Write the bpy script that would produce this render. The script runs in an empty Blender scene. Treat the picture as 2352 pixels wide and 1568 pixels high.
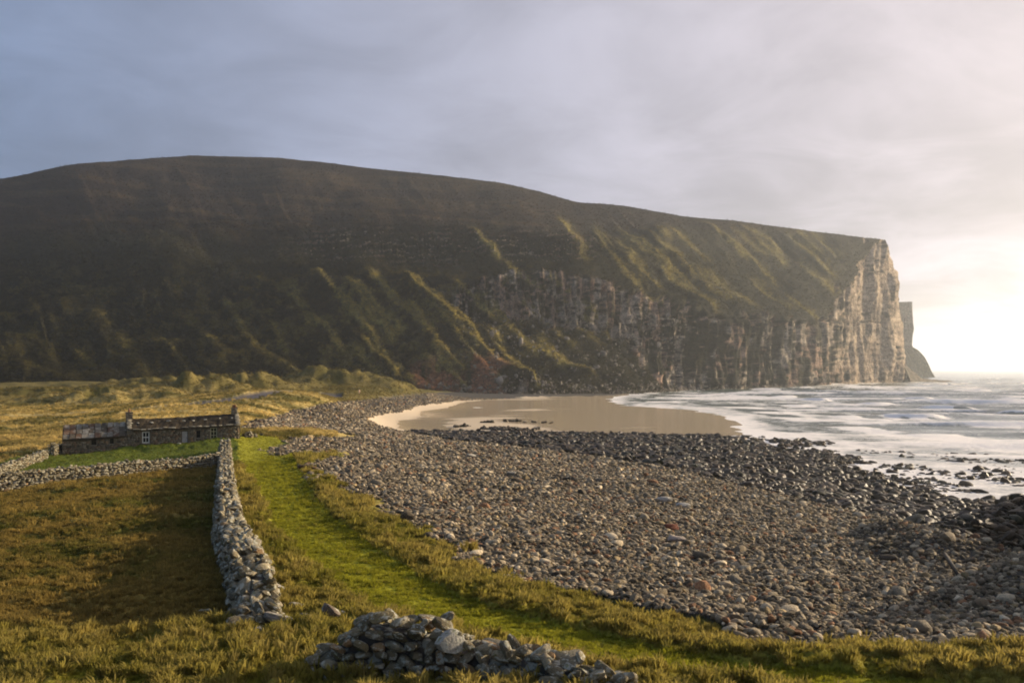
import bpy, bmesh, math, random
import numpy as np
from mathutils import Vector, Matrix, Euler

random.seed(7)
RNG = np.random.default_rng(7)
SC = bpy.context.scene
COL = SC.collection
F = 2489.0          # focal length in photo pixels (35 mm on 36 mm film, 2560 px wide)
CX, HY, CZ = 1280.0, 923.0, 20.0   # photo centre column, horizon row, camera height above the sea

# ------------------------------------------------------------------ camera, sky, sun, exposure
cam_d = bpy.data.cameras.new("camera")
cam = bpy.data.objects.new("camera", cam_d)
COL.objects.link(cam)
cam.location = (0, 0, CZ)
cam.rotation_euler = (math.radians(90), 0, 0)
cam_d.lens = 35.0
cam_d.sensor_width = 36.0
cam_d.shift_y = 69.5 / 2560.0
cam_d.clip_start = 0.2
cam_d.clip_end = 60000.0
SC.camera = cam

SUN_AZ, SUN_EL = math.radians(64.0), math.radians(14.5)     # azimuth to the right of the view axis
SUN_DIR = Vector((math.sin(SUN_AZ) * math.cos(SUN_EL), math.cos(SUN_AZ) * math.cos(SUN_EL), math.sin(SUN_EL)))
sun_d = bpy.data.lights.new("sun", "SUN")
sun_d.energy = 5.0
sun_d.angle = math.radians(0.6)
sun_d.color = (1.0, 0.82, 0.58)
sun = bpy.data.objects.new("sun", sun_d)
COL.objects.link(sun)
sun.location = (200, 200, 400)
sun.rotation_euler = SUN_DIR.to_track_quat('Z', 'Y').to_euler()

SC.view_settings.view_transform = 'Standard'
SC.view_settings.look = 'None'
SC.view_settings.gamma = 1.0
SC.view_settings.use_curve_mapping = False
SC.view_settings.exposure = 0.8
SC.render.engine = 'CYCLES'
SC.cycles.use_denoising = True
SC.cycles.max_bounces = 6
SC.cycles.diffuse_bounces = 2
SC.cycles.glossy_bounces = 2
SC.cycles.volume_bounces = 1
SC.cycles.sample_clamp_indirect = 4.0
SC.cycles.filter_width = 1.9


class NT:
    """small helper to write node trees"""
    def __init__(self, tree):
        self.t = tree
        self.n = tree.nodes
        self.n.clear()

    def add(self, kind, **kw):
        nd = self.n.new(kind)
        for k, v in kw.items():
            setattr(nd, k, v)
        return nd

    def link(self, a, b):
        self.t.links.new(a, b)

    def put(self, sock, v):
        if isinstance(v, bpy.types.NodeSocket):
            self.link(v, sock)
        elif v is not None:
            if hasattr(sock.default_value, '__len__') and not hasattr(v, '__len__'):
                v = (v,) * len(sock.default_value)
            if hasattr(sock.default_value, '__len__') and len(sock.default_value) == 4 and len(v) == 3:
                v = tuple(v) + (1.0,)
            sock.default_value = v

    def math(self, op, a, b=None, c=None, clamp=False):
        m = self.add('ShaderNodeMath', operation=op, use_clamp=clamp)
        for i, v in enumerate((a, b, c)):
            if v is not None:
                self.put(m.inputs[i], v)
        return m.outputs[0]

    def vmath(self, op, a, b=None):
        m = self.add('ShaderNodeVectorMath', operation=op)
        self.put(m.inputs[0], a)
        if b is not None:
            self.put(m.inputs[1], b)
        return m.outputs['Value'] if op in ('DOT_PRODUCT', 'LENGTH') else m.outputs[0]

    def mix(self, fac, a, b, blend='MIX'):
        m = self.add('ShaderNodeMix', data_type='RGBA', blend_type=blend)
        self.put(m.inputs[0], fac)
        self.put(m.inputs[6], a)
        self.put(m.inputs[7], b)
        return m.outputs[2]

    def noise(self, vec, scale, detail=4.0, rough=0.55, dist=0.0):
        m = self.add('ShaderNodeTexNoise')
        if vec is not None:
            self.link(vec, m.inputs['Vector'])
        m.inputs['Scale'].default_value = scale
        m.inputs['Detail'].default_value = detail
        m.inputs['Roughness'].default_value = rough
        m.inputs['Distortion'].default_value = dist
        return m.outputs['Fac']

    def ramp(self, fac, lo, hi, a=0.0, b=1.0):
        m = self.add('ShaderNodeMapRange', interpolation_type='SMOOTHSTEP')
        self.put(m.inputs[0], fac)
        for i, v in enumerate((lo, hi, a, b)):
            m.inputs[1 + i].default_value = v
        return m.outputs[0]


# the sky: clear Nishita sky behind a thin sheet of cloud that is brighter round the sun
W = bpy.data.worlds.new("World")
SC.world = W
W.use_nodes = True
w = NT(W.node_tree)
sky = w.add('ShaderNodeTexSky', sky_type='NISHITA')
sky.sun_disc = False
sky.sun_elevation = SUN_EL
sky.sun_rotation = SUN_AZ
sky.altitude = 20.0
sky.air_density = 1.0
sky.dust_density = 1.5
tc = w.add('ShaderNodeTexCoord')
dirv = w.vmath('NORMALIZE', tc.outputs['Generated'])
sep = w.add('ShaderNodeSeparateXYZ')
w.link(dirv, sep.inputs[0])
zc = w.math('MAXIMUM', sep.outputs['Z'], 0.0)
den = w.math('ADD', zc, 0.16)
px_ = w.math('DIVIDE', sep.outputs['X'], den)
py_ = w.math('DIVIDE', sep.outputs['Y'], den)
cmb = w.add('ShaderNodeCombineXYZ')
w.link(px_, cmb.inputs[0])
w.link(py_, cmb.inputs[1])
cvec = cmb.outputs[0]
n_big = w.noise(cvec, 0.62, 5.0, 0.55, 0.4)
n_fine = w.noise(cvec, 2.2, 5.0, 0.6, 0.6)
cosang = w.vmath('DOT_PRODUCT', dirv, tuple(SUN_DIR))
toward = w.math('POWER', w.math('MAXIMUM', w.math('MULTIPLY_ADD', cosang, 0.5, 0.5), 0.0), 3.2)
base = w.mix(1.0, sky.outputs[0], (0.035, 0.035, 0.035), 'MULTIPLY')
veil_far = (0.074, 0.136, 0.25)
veil_near = (0.60, 0.51, 0.495)
veil = w.mix(toward, veil_far, veil_near)
cl = w.math('MULTIPLY_ADD', n_big, 0.65, w.math('MULTIPLY', n_fine, 0.35))
lowband = w.ramp(zc, 0.02, 0.30, 1.0, 0.0)
shade = w.math('MULTIPLY_ADD', w.math('SUBTRACT', w.ramp(cl, 0.38, 0.64, 0.0, 1.0), 0.5), w.math('MULTIPLY_ADD', lowband, 0.35, 0.30), 1.0)
veil_s = w.vmath('SCALE', veil)
w.link(shade, veil_s.node.inputs['Scale'])
cover = w.ramp(cl, 0.25, 0.6, 0.78, 0.95)
skycol = w.mix(cover, base, veil_s)
bg = w.add('ShaderNodeBackground')
w.link(skycol, bg.inputs['Color'])
bg.inputs['Strength'].default_value = 1.0
wo = w.add('ShaderNodeOutputWorld')
w.link(bg.outputs[0], wo.inputs['Surface'])


# ------------------------------------------------------------------ numpy noise
def _hash(ix, iy, seed):
    h = (ix.astype(np.int64) * 374761393 + iy.astype(np.int64) * 668265263 + seed * 1442695041) & 0xFFFFFFFF
    h = ((h ^ (h >> 13)) * 1274126177) & 0xFFFFFFFF
    h = h ^ (h >> 16)
    return (h & 0xFFFF) / 65535.0


def vnoise(x, y, seed=0):
    x = np.asarray(x, float); y = np.asarray(y, float)
    ix, iy = np.floor(x), np.floor(y)
    fx, fy = x - ix, y - iy
    fx = fx * fx * fx * (fx * (fx * 6 - 15) + 10)
    fy = fy * fy * fy * (fy * (fy * 6 - 15) + 10)
    a, b = _hash(ix, iy, seed), _hash(ix + 1, iy, seed)
    c, d = _hash(ix, iy + 1, seed), _hash(ix + 1, iy + 1, seed)
    return (a + (b - a) * fx) * (1 - fy) + (c + (d - c) * fx) * fy


def fbm(x, y, seed=0, octv=4, gain=0.5):
    s, a, t, f = 0.0, 1.0, 0.0, 1.0
    for o in range(octv):
        s = s + a * vnoise(x * f + 17.3 * o, y * f - 9.1 * o, seed + o)
        t += a; a *= gain; f *= 2.03
    return s / t


def sstep(a, b, x):
    t = np.clip((x - a) / (b - a), 0, 1)
    return t * t * (3 - 2 * t)


def in_poly(px, py, poly):
    inside = np.zeros(np.shape(px), bool)
    n = len(poly)
    for i in range(n):
        x1, y1 = poly[i]; x2, y2 = poly[(i + 1) % n]
        if y1 == y2:
            continue
        c = ((y1 > py) != (y2 > py)) & (px < (x2 - x1) * (py - y1) / (y2 - y1) + x1)
        inside ^= c
    return inside


def gpos(px, py, z):
    """world point that stands at a photo pixel when its height is z"""
    d = (CZ - z) * F / (py - HY)
    return np.array([(px - CX) / F * d, d, z])


# ------------------------------------------------------------------ the ground's height
CTRL = [
    # foreground slope
    (100, 1650, 14.0), (600, 1680, 14.1), (1000, 1700, 14.1), (1500, 1690, 14.0), (2100, 1690, 13.9), (2500, 1700, 13.8),
    (300, 1530, 12.8), (60, 1500, 12.6), (60, 1400, 12.0), (450, 1440, 12.8), (300, 1330, 11.75), (60, 1290, 11.0), (300, 1230, 10.7),
    (20, 1225, 9.9), (545, 1168, 10.15), (520, 1300, 11.4), (620, 1400, 12.2), (650, 1590, 13.4),
    # path and verge
    (653, 1110, 10.4), (697, 1197, 11.0), (762, 1295, 11.6), (849, 1371, 12.2), (958, 1448, 12.7), (1088, 1513, 13.1),
    (1306, 1567, 13.4), (1741, 1640, 13.55),
    # upper edge of the stones
    (2560, 1640, 13.1), (2300, 1630, 13.0), (1900, 1580, 12.8), (1500, 1490, 12.4), (1200, 1410, 12.0), (1080, 1330, 11.6),
    (900, 1240, 11.2), (740, 1170, 10.8), (700, 1100, 10.2), (800, 1080, 8.6),
    # stony beach
    (1600, 1330, 9.9), (2200, 1360, 8.6), (2560, 1450, 8.8), (2560, 1345, 3.2), (2300, 1280, 3.0), (1900, 1230, 5.0), (1700, 1180, 5.0),
    (1300, 1115, 4.2), (1100, 1092, 2.4), (1700, 1105, 1.4), (1000, 1150, 8.0), (1300, 1200, 8.0), (900, 1080, 5.8), (1050, 1088, 3.0),
    (760, 1045, 7.0), (930, 1056, 2.4), (1000, 1010, 3.4), (880, 1020, 5.0), (1090, 990, 4.0),
    # waterline and sand
    (1002, 1074, 1.0), (1198, 1080, 0.9), (1450, 1083, 0.7), (1623, 1085, 0.5), (1000, 1045, 1.1), (1019, 1023, 1.4), (1090, 1011, 1.3),
    (1200, 1040, 0.7), (1400, 1050, 0.55), (1600, 1060, 0.4), (1300, 1010, 0.6), (1176, 1000, 1.2), (1450, 996, 0.6), (1700, 1060, 0.3),
    (1130, 1020, 1.0), (1060, 1036, 1.1), (1100, 1050, 0.95), (1250, 1025, 0.75), (1180, 1060, 0.9),
    (1500, 1010, 0.18), (1620, 1020, 0.08), (1771, 1034, 0.06), (1850, 1068, 0.06), (1800, 1090, 0.15), (1900, 1108, 0.1),
    (2100, 1150, 0.0), (2200, 1215, 0.1), (2400, 1262, 0.2), (2560, 1275, 0.1), (2560, 1215, -0.5), (2300, 1150, -0.5), (2560, 1150, -0.9),
    (2050, 1100, -0.5), (1950, 1060, -0.5), (1720, 1010, -0.5), (1600, 992, -0.5), (2100, 1030, -1.6), (2400, 1050, -2.5), (2000, 985, -3.0),
    (2500, 980, -5.0), (2000, 962, -3.0), (2500, 950, -8.0), (1600, 978, 0.3), (1300, 985, 1.5), (1180, 980, 2.5),
    # cottage and the flats
    (155, 1134, 9.3), (320, 1121, 9.72), (460, 1106, 10.25), (601, 1093, 10.8), (0, 1100, 9.3), (0, 1040, 9.0), (300, 1010, 9.0),
    (0, 975, 9.0), (620, 1050, 10.3), (650, 1030, 9.8), (600, 985, 9.2), (450, 990, 9.0), (300, 970, 9.5), (750, 1008, 10.2), (850, 992, 10.2),
    (950, 981, 9.6), (1040, 976, 9.0), (800, 970, 10.2), (1000, 965, 11.0), (600, 962, 11.0), (300, 960, 11.0), (0, 960, 11.0),
    (-400, 1225, 9.0), (-400, 1100, 8.8), (-400, 970, 9.0), (-400, 1600, 12.6), (-400, 1400, 10.8),
]
_pts = []
for (a_, b_, z_) in CTRL:
    p = gpos(a_, b_, z_)
    _pts.append((math.degrees(math.atan2(p[0], p[1])), math.hypot(p[0], p[1]), z_))
for az in (-100, -70, -45, -27, -10, 10, 27, 45, 70, 100):
    _pts += [(az, 2.0, 18.0), (az, 6.0, 16.6), (az, 10.0, 15.5), (az, 14.0, 14.6)]
for az in (-100, -70, -45):
    _pts += [(az, 25, 13.2), (az, 60, 10.6), (az, 150, 9.0), (az, 400, 9.0), (az, 900, 9.0)]
for az in (45, 70, 100):
    _pts += [(az, 25, 12.6), (az, 60, 7.0), (az, 110, 0.2), (az, 200, -2), (az, 600, -6), (az, 1200, -8)]
_pts += [(10, 1200, -5), (25, 1250, -8), (-20, 1000, 9)]
_P = np.array(_pts)


def _uv(az, d):
    return np.stack([az / 6.0, np.log(np.maximum(d, 1.0)) * 3.2], -1)


_A = _uv(_P[:, 0], _P[:, 1])
_C2 = 0.25


def _phi(r2):
    return np.sqrt(r2 + _C2)


def _solve():
    n = len(_A)
    r2 = ((_A[:, None] - _A[None]) ** 2).sum(-1)
    M = np.zeros((n + 3, n + 3))
    M[:n, :n] = _phi(r2) - np.eye(n) * 0.02
    M[:n, n] = 1; M[:n, n + 1:] = _A
    M[n, :n] = 1; M[n + 1:, :n] = _A.T
    rhs = np.concatenate([_P[:, 2], np.zeros(3)])
    return np.linalg.solve(M, rhs)


_WT = _solve()

PATH = np.array([gpos(*q)[:2] for q in [
    (640, 1092, 10.5), (653, 1110, 10.4), (697, 1197, 11.0), (762, 1295, 11.6), (849, 1371, 12.2), (958, 1448, 12.7), (1088, 1513, 13.1),
    (1306, 1567, 13.4), (1560, 1622, 13.6), (1841, 1672, 13.7), (2150, 1730, 13.8), (2600, 1780, 13.9)]])
WALL_LINE = np.array([[-6.3, 25.0], [-12.6, 44.5], [-21.7, 75.4], [-34.0, 118.0]])
TRACK = np.array([gpos(*q)[:2] for q in [(-200, 1046, 9.0), (200, 1040, 9.0), (330, 1037, 9.0), (470, 1026, 9.2), (620, 1012, 9.4), (760, 994, 9.6), (830, 983, 9.8)]])
DUNES = [(485, 996, 5.2, 13), (550, 984, 4.5, 15), (350, 1000, 3.2, 15), (250, 1003, 3.0, 13), (170, 1003, 2.6, 12), (620, 984, 5.5, 14),
         (790, 974, 6.0, 20), (700, 976, 4, 16), (870, 974, 4.0, 16), (930, 973, 3.0, 14), (985, 975, 2.5, 12), (100, 992, 3.0, 22), (400, 975, 4.0, 30)]
MOUNDS = [(2215, 1345, 9.0, 1.1, 2.6), (2330, 1425, 9.0, 1.3, 3.4), (2450, 1410, 8.6, 1.6, 4.6), (2560, 1400, 8.0, 1.9, 6.0), (2720, 1400, 8.0, 2.0, 7.0), (2990, 1600, 10.0, 6.0, 5.5), (2970, 1500, 9.6, 6.0, 6.0), (2950, 1420, 9.0, 5.5, 7.0)]  # the tall last mounds stand out of view, added to shade the right foreground


def dist_line(x, y, line):
    best = np.full(np.shape(x), 1e9)
    side = np.zeros(np.shape(x))
    for i in range(len(line) - 1):
        ax, ay = line[i]; bx, by = line[i + 1]
        dx, dy = bx - ax, by - ay
        t = np.clip(((x - ax) * dx + (y - ay) * dy) / (dx * dx + dy * dy), 0, 1)
        qx, qy = ax + t * dx, ay + t * dy
        d = np.hypot(x - qx, y - qy)
        m = d < best
        best = np.where(m, d, best)
        side = np.where(m, np.sign((x - ax) * dy - (y - ay) * dx), side)
    return best, side


def base_height(x, y):
    x = np.asarray(x, float); y = np.asarray(y, float)
    shp = x.shape
    xf, yf = x.ravel(), y.ravel()
    az = np.clip(np.degrees(np.arctan2(xf, yf)), -100, 100)
    d = np.hypot(xf, yf)
    q = _uv(az, d)
    out = np.empty(len(xf))
    n = len(_A)
    for s in range(0, len(xf), 20000):
        qq = q[s:s + 20000]
        r2 = ((qq[:, None] - _A[None]) ** 2).sum(-1)
        out[s:s + 20000] = _phi(r2) @ _WT[:n] + _WT[n] + qq @ _WT[n + 1:]
    z = out
    dz = np.zeros(len(z))
    for (a_, b_, h, r) in DUNES:
        c = gpos(a_, b_, 9.0)
        rr = np.hypot((xf - c[0]) * 0.62, (yf - c[1]) * 0.55) / r * (0.62 + 0.8 * fbm(xf / 10, yf / 14, 32, 3))
        wob = 0.45 + 0.9 * fbm(xf / 6, yf / 9, 31, 4)
        dz = np.maximum(dz, h * 1.6 * wob * np.exp(-rr ** 3.0 * 1.6))
    z = z + dz
    for (a_, b_, zz, h, r) in MOUNDS:
        c = gpos(a_, b_, zz)
        rr = np.hypot(xf - c[0], yf - c[1]) / r
        z = z + h * np.exp(-rr ** 2 * 1.2)
    return z.reshape(shp)


BEACH = [(4500, 1790), (3200, 1720), (2560, 1640), (2300, 1632), (1900, 1580), (1700, 1545), (1500, 1490), (1350, 1460), (1200, 1410), (1130, 1370),
         (1080, 1330), (1000, 1290), (900, 1240), (820, 1200), (740, 1170), (800, 1153), (880, 1145), (870, 1132), (720, 1136), (668, 1122),
         (690, 1105), (760, 1092), (885, 1097), (885, 1088), (780, 1076), (640, 1070), (600, 1078), (603, 1064), (640, 1054), (700, 1037), (740, 1024),
         (800, 1012), (900, 1001), (1010, 990), (1060, 984), (1180, 978), (1500, 940), (4500, 940)]
SAND = [(915, 1047), (960, 1035), (1019, 1023), (1070, 1013), (1176, 1000), (1300, 994), (1560, 985), (1900, 980), (2100, 1030), (2000, 1085), (1805, 1089),
        (1623, 1088), (1400, 1086), (1198, 1083), (1100, 1080), (1002, 1076), (950, 1062)]
WET = [(990, 1070), (1198, 1076), (1450, 1079), (1623, 1079), (1900, 1092), (2200, 1120), (2560, 1125), (3000, 1150), (3000, 1470), (2560, 1378), (2300, 1312),
       (2100, 1270), (1900, 1226), (1700, 1176), (1500, 1142), (1300, 1117), (1150, 1103), (1060, 1090)]


def pixels(x, y, z):
    yy = np.maximum(y, 0.5)
    return CX + F * x / yy, HY + F * (CZ - z) / yy


def zones(x, y, z0):
    """0 rough grass, 1 path, 2 left field, 3 stony beach, 4 sand, 5 track, 6 dunes and flats"""
    px, py = pixels(x, y, z0)
    d = np.maximum(y, 3)
    j1 = (fbm(x / 1.1, y / 1.6, 3, 3) - 0.5) * 2.6 + (fbm(x / 6, y / 9, 5, 2) - 0.5) * 2.2
    k = np.clip(d / 100, 0, 1)
    jx = px + j1 * F / d * (0.7 + 0.9 * k)
    jy = py + (fbm(x / 1.3 + 40, y / 2.0, 8, 3) - 0.5) * 1.2 * F / d * (0.6 - 0.35 * k)
    zone = np.zeros(np.shape(x), int)
    zone[(y > 128) & (px < 1250)] = 6
    dw, side = dist_line(x, y, WALL_LINE)
    zone[(side < 0) & (y > 26) & (y < 125) & (px < 700) & (zone == 0)] = 2
    dt, _ = dist_line(x, y, TRACK)
    zone[(dt < 5.0) & (y > 140)] = 5
    dp, _ = dist_line(x, y, PATH)
    zone[(dp < 1.75 + 0.5 * (fbm(x / 1.4, y / 1.4, 12, 3) - 0.5) + 1.2 * sstep(60, 120, y))] = 1
    bm_ = in_poly(jx, jy, BEACH) & (y > 5)
    zone[bm_] = 3
    zone[in_poly(px + (fbm(x / 5, y / 12, 16, 3) - 0.5) * 26, py + (fbm(x / 25, y / 40, 15, 3) - 0.5) * 10, SAND) & (y > 200)] = 4
    return zone, px, py, dp


def lumps(x, y):
    """tussocks: round-topped lumps 0.4 to 0.8 m across"""
    wx = x + 0.35 * (fbm(x * 1.3, y * 1.3, 60, 2) - 0.5)
    wy = y + 0.35 * (fbm(x * 1.3 + 9, y * 1.3, 61, 2) - 0.5)
    a = np.abs(vnoise(wx * 1.7, wy * 1.7, 62) - 0.5) * 2
    b = np.abs(vnoise(wx * 3.3, wy * 3.3, 63) - 0.5) * 2
    return (1 - a) ** 1.5 * 0.62 + (1 - b) * 0.38


def detail(x, y, zone, dp):
    d = np.hypot(x, y)
    L = lumps(x, y)
    patch = sstep(0.35, 0.7, fbm(x / 3.1, y / 3.1, 70, 3))
    amp = np.select([zone == 0, zone == 1, zone == 2, zone == 3, zone == 4, zone == 5],
                    [0.52 * (0.35 + 0.65 * patch), 0.04, 0.32 * (0.4 + 0.6 * patch), 0.12, 0.0, 0.05], 0.40)
    fade = 1.0 - 0.25 * sstep(60, 200, d)
    h = amp * (L - 0.45) * fade
    h = h + np.where((zone == 6) & (y > 230), 2.0 * sstep(230, 420, y) * (fbm(x / 30, y / 38, 75, 3) - 0.45), 0)
    h = h + np.where(zone == 6, 1.1 * (fbm(x / 7, y / 11, 71, 4) - 0.5) + 0.5 * (fbm(x / 2.2, y / 3, 72, 3) - 0.5), 0)
    h = h + np.where((zone == 0) | (zone == 2), 0.7 * (fbm(x / 5.5, y / 5.5, 73, 3) - 0.5) * sstep(1.2, 4.0, dp), 0)
    h = h + np.where(zone == 3, 0.55 * (fbm(x / 4.2, y / 4.2, 74, 3) - 0.5), 0)
    h = h - 0.22 * (1 - sstep(1.0, 3.0, dp)) * (y < 140) - np.where(zone == 5, 0.7, 0)
    h = h + np.where((zone == 0) & (dp < 4.5), 0.08 * sstep(1.3, 2.2, dp) * (1 - sstep(2.4, 4.5, dp)), 0)
    h = h * np.where(zone == 4, 0, 1)
    return h


def ground(x, y):
    x = np.atleast_1d(np.asarray(x, float)); y = np.atleast_1d(np.asarray(y, float))
    z0 = base_height(x, y)
    zn, px, py, dp = zones(x, y, z0)
    return z0 + detail(x, y, zn, dp), zn, px, py, dp


def gz(x, y):
    return float(ground(x, y)[0][0])


def hit(px, py, z0=12.0):
    """the ground point seen at a photo pixel"""
    z = z0
    for _ in range(12):
        p = gpos(px, py, z)
        z = 0.5 * z + 0.5 * float(base_height(np.array([p[0]]), np.array([p[1]]))[0])
    p = gpos(px, py, z)
    return p[0], p[1], gz(p[0], p[1])


# ------------------------------------------------------------------ object helpers
def tag(o, label=None, cat=None, group=None, kind=None):
    if label: o['label'] = label
    if cat: o['category'] = cat
    if group: o['group'] = group
    if kind: o['kind'] = kind
    return o


def empty(name, loc, rz=0.0):
    o = bpy.data.objects.new(name, None)
    o.empty_display_size = 0.5
    o.location = loc
    o.rotation_euler = (0, 0, rz)
    COL.objects.link(o)
    return o


def mesh_obj(name, verts, faces, mat=None, parent=None, smooth=False, attrs=None):
    me = bpy.data.meshes.new(name)
    verts = np.asarray(verts, np.float32).reshape(-1, 3)
    if isinstance(faces, np.ndarray):
        n, k = faces.shape
        me.vertices.add(len(verts))
        me.vertices.foreach_set('co', verts.ravel())
        me.loops.add(n * k)
        me.loops.foreach_set('vertex_index', faces.astype(np.int32).ravel())
        me.polygons.add(n)
        me.polygons.foreach_set('loop_start', np.arange(0, n * k, k, dtype=np.int32))
        me.polygons.foreach_set('loop_total', np.full(n, k, np.int32))
        me.update(calc_edges=True)
    else:
        me.from_pydata(verts.tolist(), [], faces)
    if smooth:
        me.polygons.foreach_set('use_smooth', np.ones(len(me.polygons), bool))
    if attrs:
        for k_, v in attrs.items():
            v = np.asarray(v, np.float32)
            if v.ndim == 2:
                a = me.attributes.new(k_, 'FLOAT_COLOR', 'POINT')
                if v.shape[1] == 3:
                    v = np.concatenate([v, np.ones((len(v), 1), np.float32)], 1)
                a.data.foreach_set('color', v.ravel())
            else:
                a = me.attributes.new(k_, 'FLOAT', 'POINT')
                a.data.foreach_set('value', v)
    if mat: me.materials.append(mat)
    o = bpy.data.objects.new(name, me)
    COL.objects.link(o)
    if parent: o.parent = parent
    return o


def material(name):
    m = bpy.data.materials.new(name)
    m.use_nodes = True
    nt = NT(m.node_tree)
    out = nt.add('ShaderNodeOutputMaterial')
    b = nt.add('ShaderNodeBsdfPrincipled')
    nt.link(b.outputs[0], out.inputs['Surface'])
    return m, nt, b


def bump(nt, b, height, strength=0.5, dist=0.05):
    bp = nt.add('ShaderNodeBump')
    bp.inputs['Strength'].default_value = strength
    bp.inputs['Distance'].default_value = dist
    nt.link(height, bp.inputs['Height'])
    nt.link(bp.outputs[0], b.inputs['Normal'])


def attr_col(nt, name, typ='GEOMETRY'):
    a = nt.add('ShaderNodeAttribute', attribute_name=name, attribute_type=typ)
    return a.outputs['Color']


# ------------------------------------------------------------------ materials
def make_ground_mat(name, rough, fine, spec=0.2, wet=False):
    m, nt, b = material(name)
    geo = nt.add('ShaderNodeNewGeometry')
    pos = geo.outputs['Position']
    n1 = nt.noise(pos, fine, 5, 0.65)
    n2 = nt.noise(pos, fine * 0.13, 4, 0.6)
    col = attr_col(nt, 'tint')
    v = nt.math('MULTIPLY', nt.ramp(n1, 0.25, 0.75, 0.55, 1.5), nt.ramp(n2, 0.3, 0.7, 0.8, 1.2))
    sc = nt.vmath('SCALE', col)
    nt.link(v, sc.node.inputs['Scale'])
    nt.link(sc, b.inputs['Base Color'])
    b.inputs['Roughness'].default_value = rough
    b.inputs['Specular IOR Level'].default_value = spec
    bump(nt, b, n1, 0.6, 0.12)
    return m


MAT_GRASS = make_ground_mat('turf', 0.95, 9.0, 0.05)
MAT_GRAVEL = make_ground_mat('beach_gravel', 0.85, 7.0, 0.2)
MAT_HILL, nt, b = material('hillside')
geo = nt.add('ShaderNodeNewGeometry')
n1 = nt.noise(geo.outputs['Position'], 0.22, 6, 0.7)
n2 = nt.noise(geo.outputs['Position'], 0.03, 4, 0.6)
sc = nt.vmath('SCALE', attr_col(nt, 'tint'))
n3 = nt.noise(geo.outputs['Position'], 0.75, 4, 0.7)
nt.link(nt.math('MULTIPLY', nt.math('MULTIPLY', nt.ramp(n1, 0.3, 0.7, 0.4, 1.6), nt.ramp(n3, 0.3, 0.7, 0.45, 1.6)), nt.ramp(n2, 0.3, 0.7, 0.7, 1.3)), sc.node.inputs['Scale'])
nt.link(sc, b.inputs['Base Color'])
b.inputs['Roughness'].default_value = 0.95
b.inputs['Specular IOR Level'].default_value = 0.08
bump(nt, b, nt.math('MULTIPLY_ADD', n3, 0.35, n1), 0.8, 1.8)

MAT_SAND, nt, b = material('wet_sand')
geo = nt.add('ShaderNodeNewGeometry')
mp = nt.add('ShaderNodeMapping')
mp.inputs['Scale'].default_value = (0.018, 0.05, 1)
nt.link(geo.outputs['Position'], mp.inputs[0])
n1 = nt.noise(mp.outputs[0], 1.0, 5, 0.6)
dry = nt.add('ShaderNodeAttribute', attribute_name='dry').outputs['Fac']
dm = nt.math('ADD', dry, nt.math('MULTIPLY_ADD', n1, 1.7, -0.85), clamp=True)
nt.link(nt.mix(dm, (0.58, 0.45, 0.28), (0.60, 0.48, 0.33)), b.inputs['Base Color'])
nt.link(nt.ramp(dm, 0.25, 0.7, 0.13, 0.8), b.inputs['Roughness'])
b.inputs['IOR'].default_value = 1.33
b.inputs['Specular IOR Level'].default_value = 0.3
nf = nt.noise(geo.outputs['Position'], 0.6, 4, 0.6)
bump(nt, b, nf, 0.04, 0.3)


def stone_mat(name, source, wet=0.0, lichen=0.5):
    m, nt, b = material(name)
    if source == 'object':
        oi = nt.add('ShaderNodeObjectInfo')
        col = oi.outputs['Color']
    else:
        col = attr_col(nt, 'tint', 'INSTANCER' if source == 'instancer' else 'GEOMETRY')
    if source == 'geometry':
        vec = nt.add('ShaderNodeNewGeometry').outputs['Position']
        s = 6.0
    else:
        vec = nt.add('ShaderNodeTexCoord').outputs['Object']
        s = 2.6
        oi2 = nt.add('ShaderNodeObjectInfo')
        vec = nt.vmath('ADD', vec, None)
        cx = nt.add('ShaderNodeCombineXYZ')
        nt.link(nt.math('MULTIPLY', oi2.outputs['Random'], 37.0), cx.inputs[0])
        nt.link(nt.math('MULTIPLY', oi2.outputs['Random'], 91.0), cx.inputs[1])
        nt.link(cx.outputs[0], vec.node.inputs[1])
    n1 = nt.noise(vec, s * 1.6, 5, 0.65)
    n2 = nt.noise(vec, s * 0.55, 5, 0.6)
    sc = nt.vmath('SCALE', col)
    nt.link(nt.ramp(n1, 0.25, 0.75, 0.68, 1.3), sc.node.inputs['Scale'])
    c = sc
    if lichen > 0:
        c = nt.mix(nt.ramp(n2, 0.52, 0.60, 0, lichen), c, (0.46, 0.45, 0.36))
        n3 = nt.noise(vec, s * 0.9, 4, 0.6)
        c = nt.mix(nt.ramp(n3, 0.58, 0.68, 0, lichen), c, (0.13, 0.14, 0.03))
        n4 = nt.noise(vec, s * 1.3, 4, 0.6)
        c = nt.mix(nt.ramp(n4, 0.60, 0.68, 0, lichen * 0.9), c, (0.05, 0.045, 0.04))
    nt.link(c, b.inputs['Base Color'])
    b.inputs['Roughness'].default_value = 0.85 - 0.36 * wet
    b.inputs['Specular IOR Level'].default_value = 0.25 - 0.02 * wet
    bump(nt, b, n1, 0.5, 0.05 if source == 'geometry' else 0.15)
    return m


MAT_ST_OBJ = stone_mat('beach_stone_grey', 'object', 0.0, 0.0)
MAT_ST_INS = stone_mat('beach_stone_mass', 'instancer', 0.0, 0.0)
MAT_WET_OBJ = stone_mat('wet_stone', 'object', 1.0, 0.0)
MAT_WET_INS = stone_mat('wet_stone_mass', 'instancer', 1.0, 0.0)
MAT_WALL_OBJ = stone_mat('lichen_stone', 'object', 0.0, 0.75)
MAT_WALL_GEO = stone_mat('lichen_stone_rubble', 'geometry', 0.0, 0.7)
MAT_SCREE = stone_mat('scree_rock', 'instancer', 0.0, 0.0)


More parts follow.
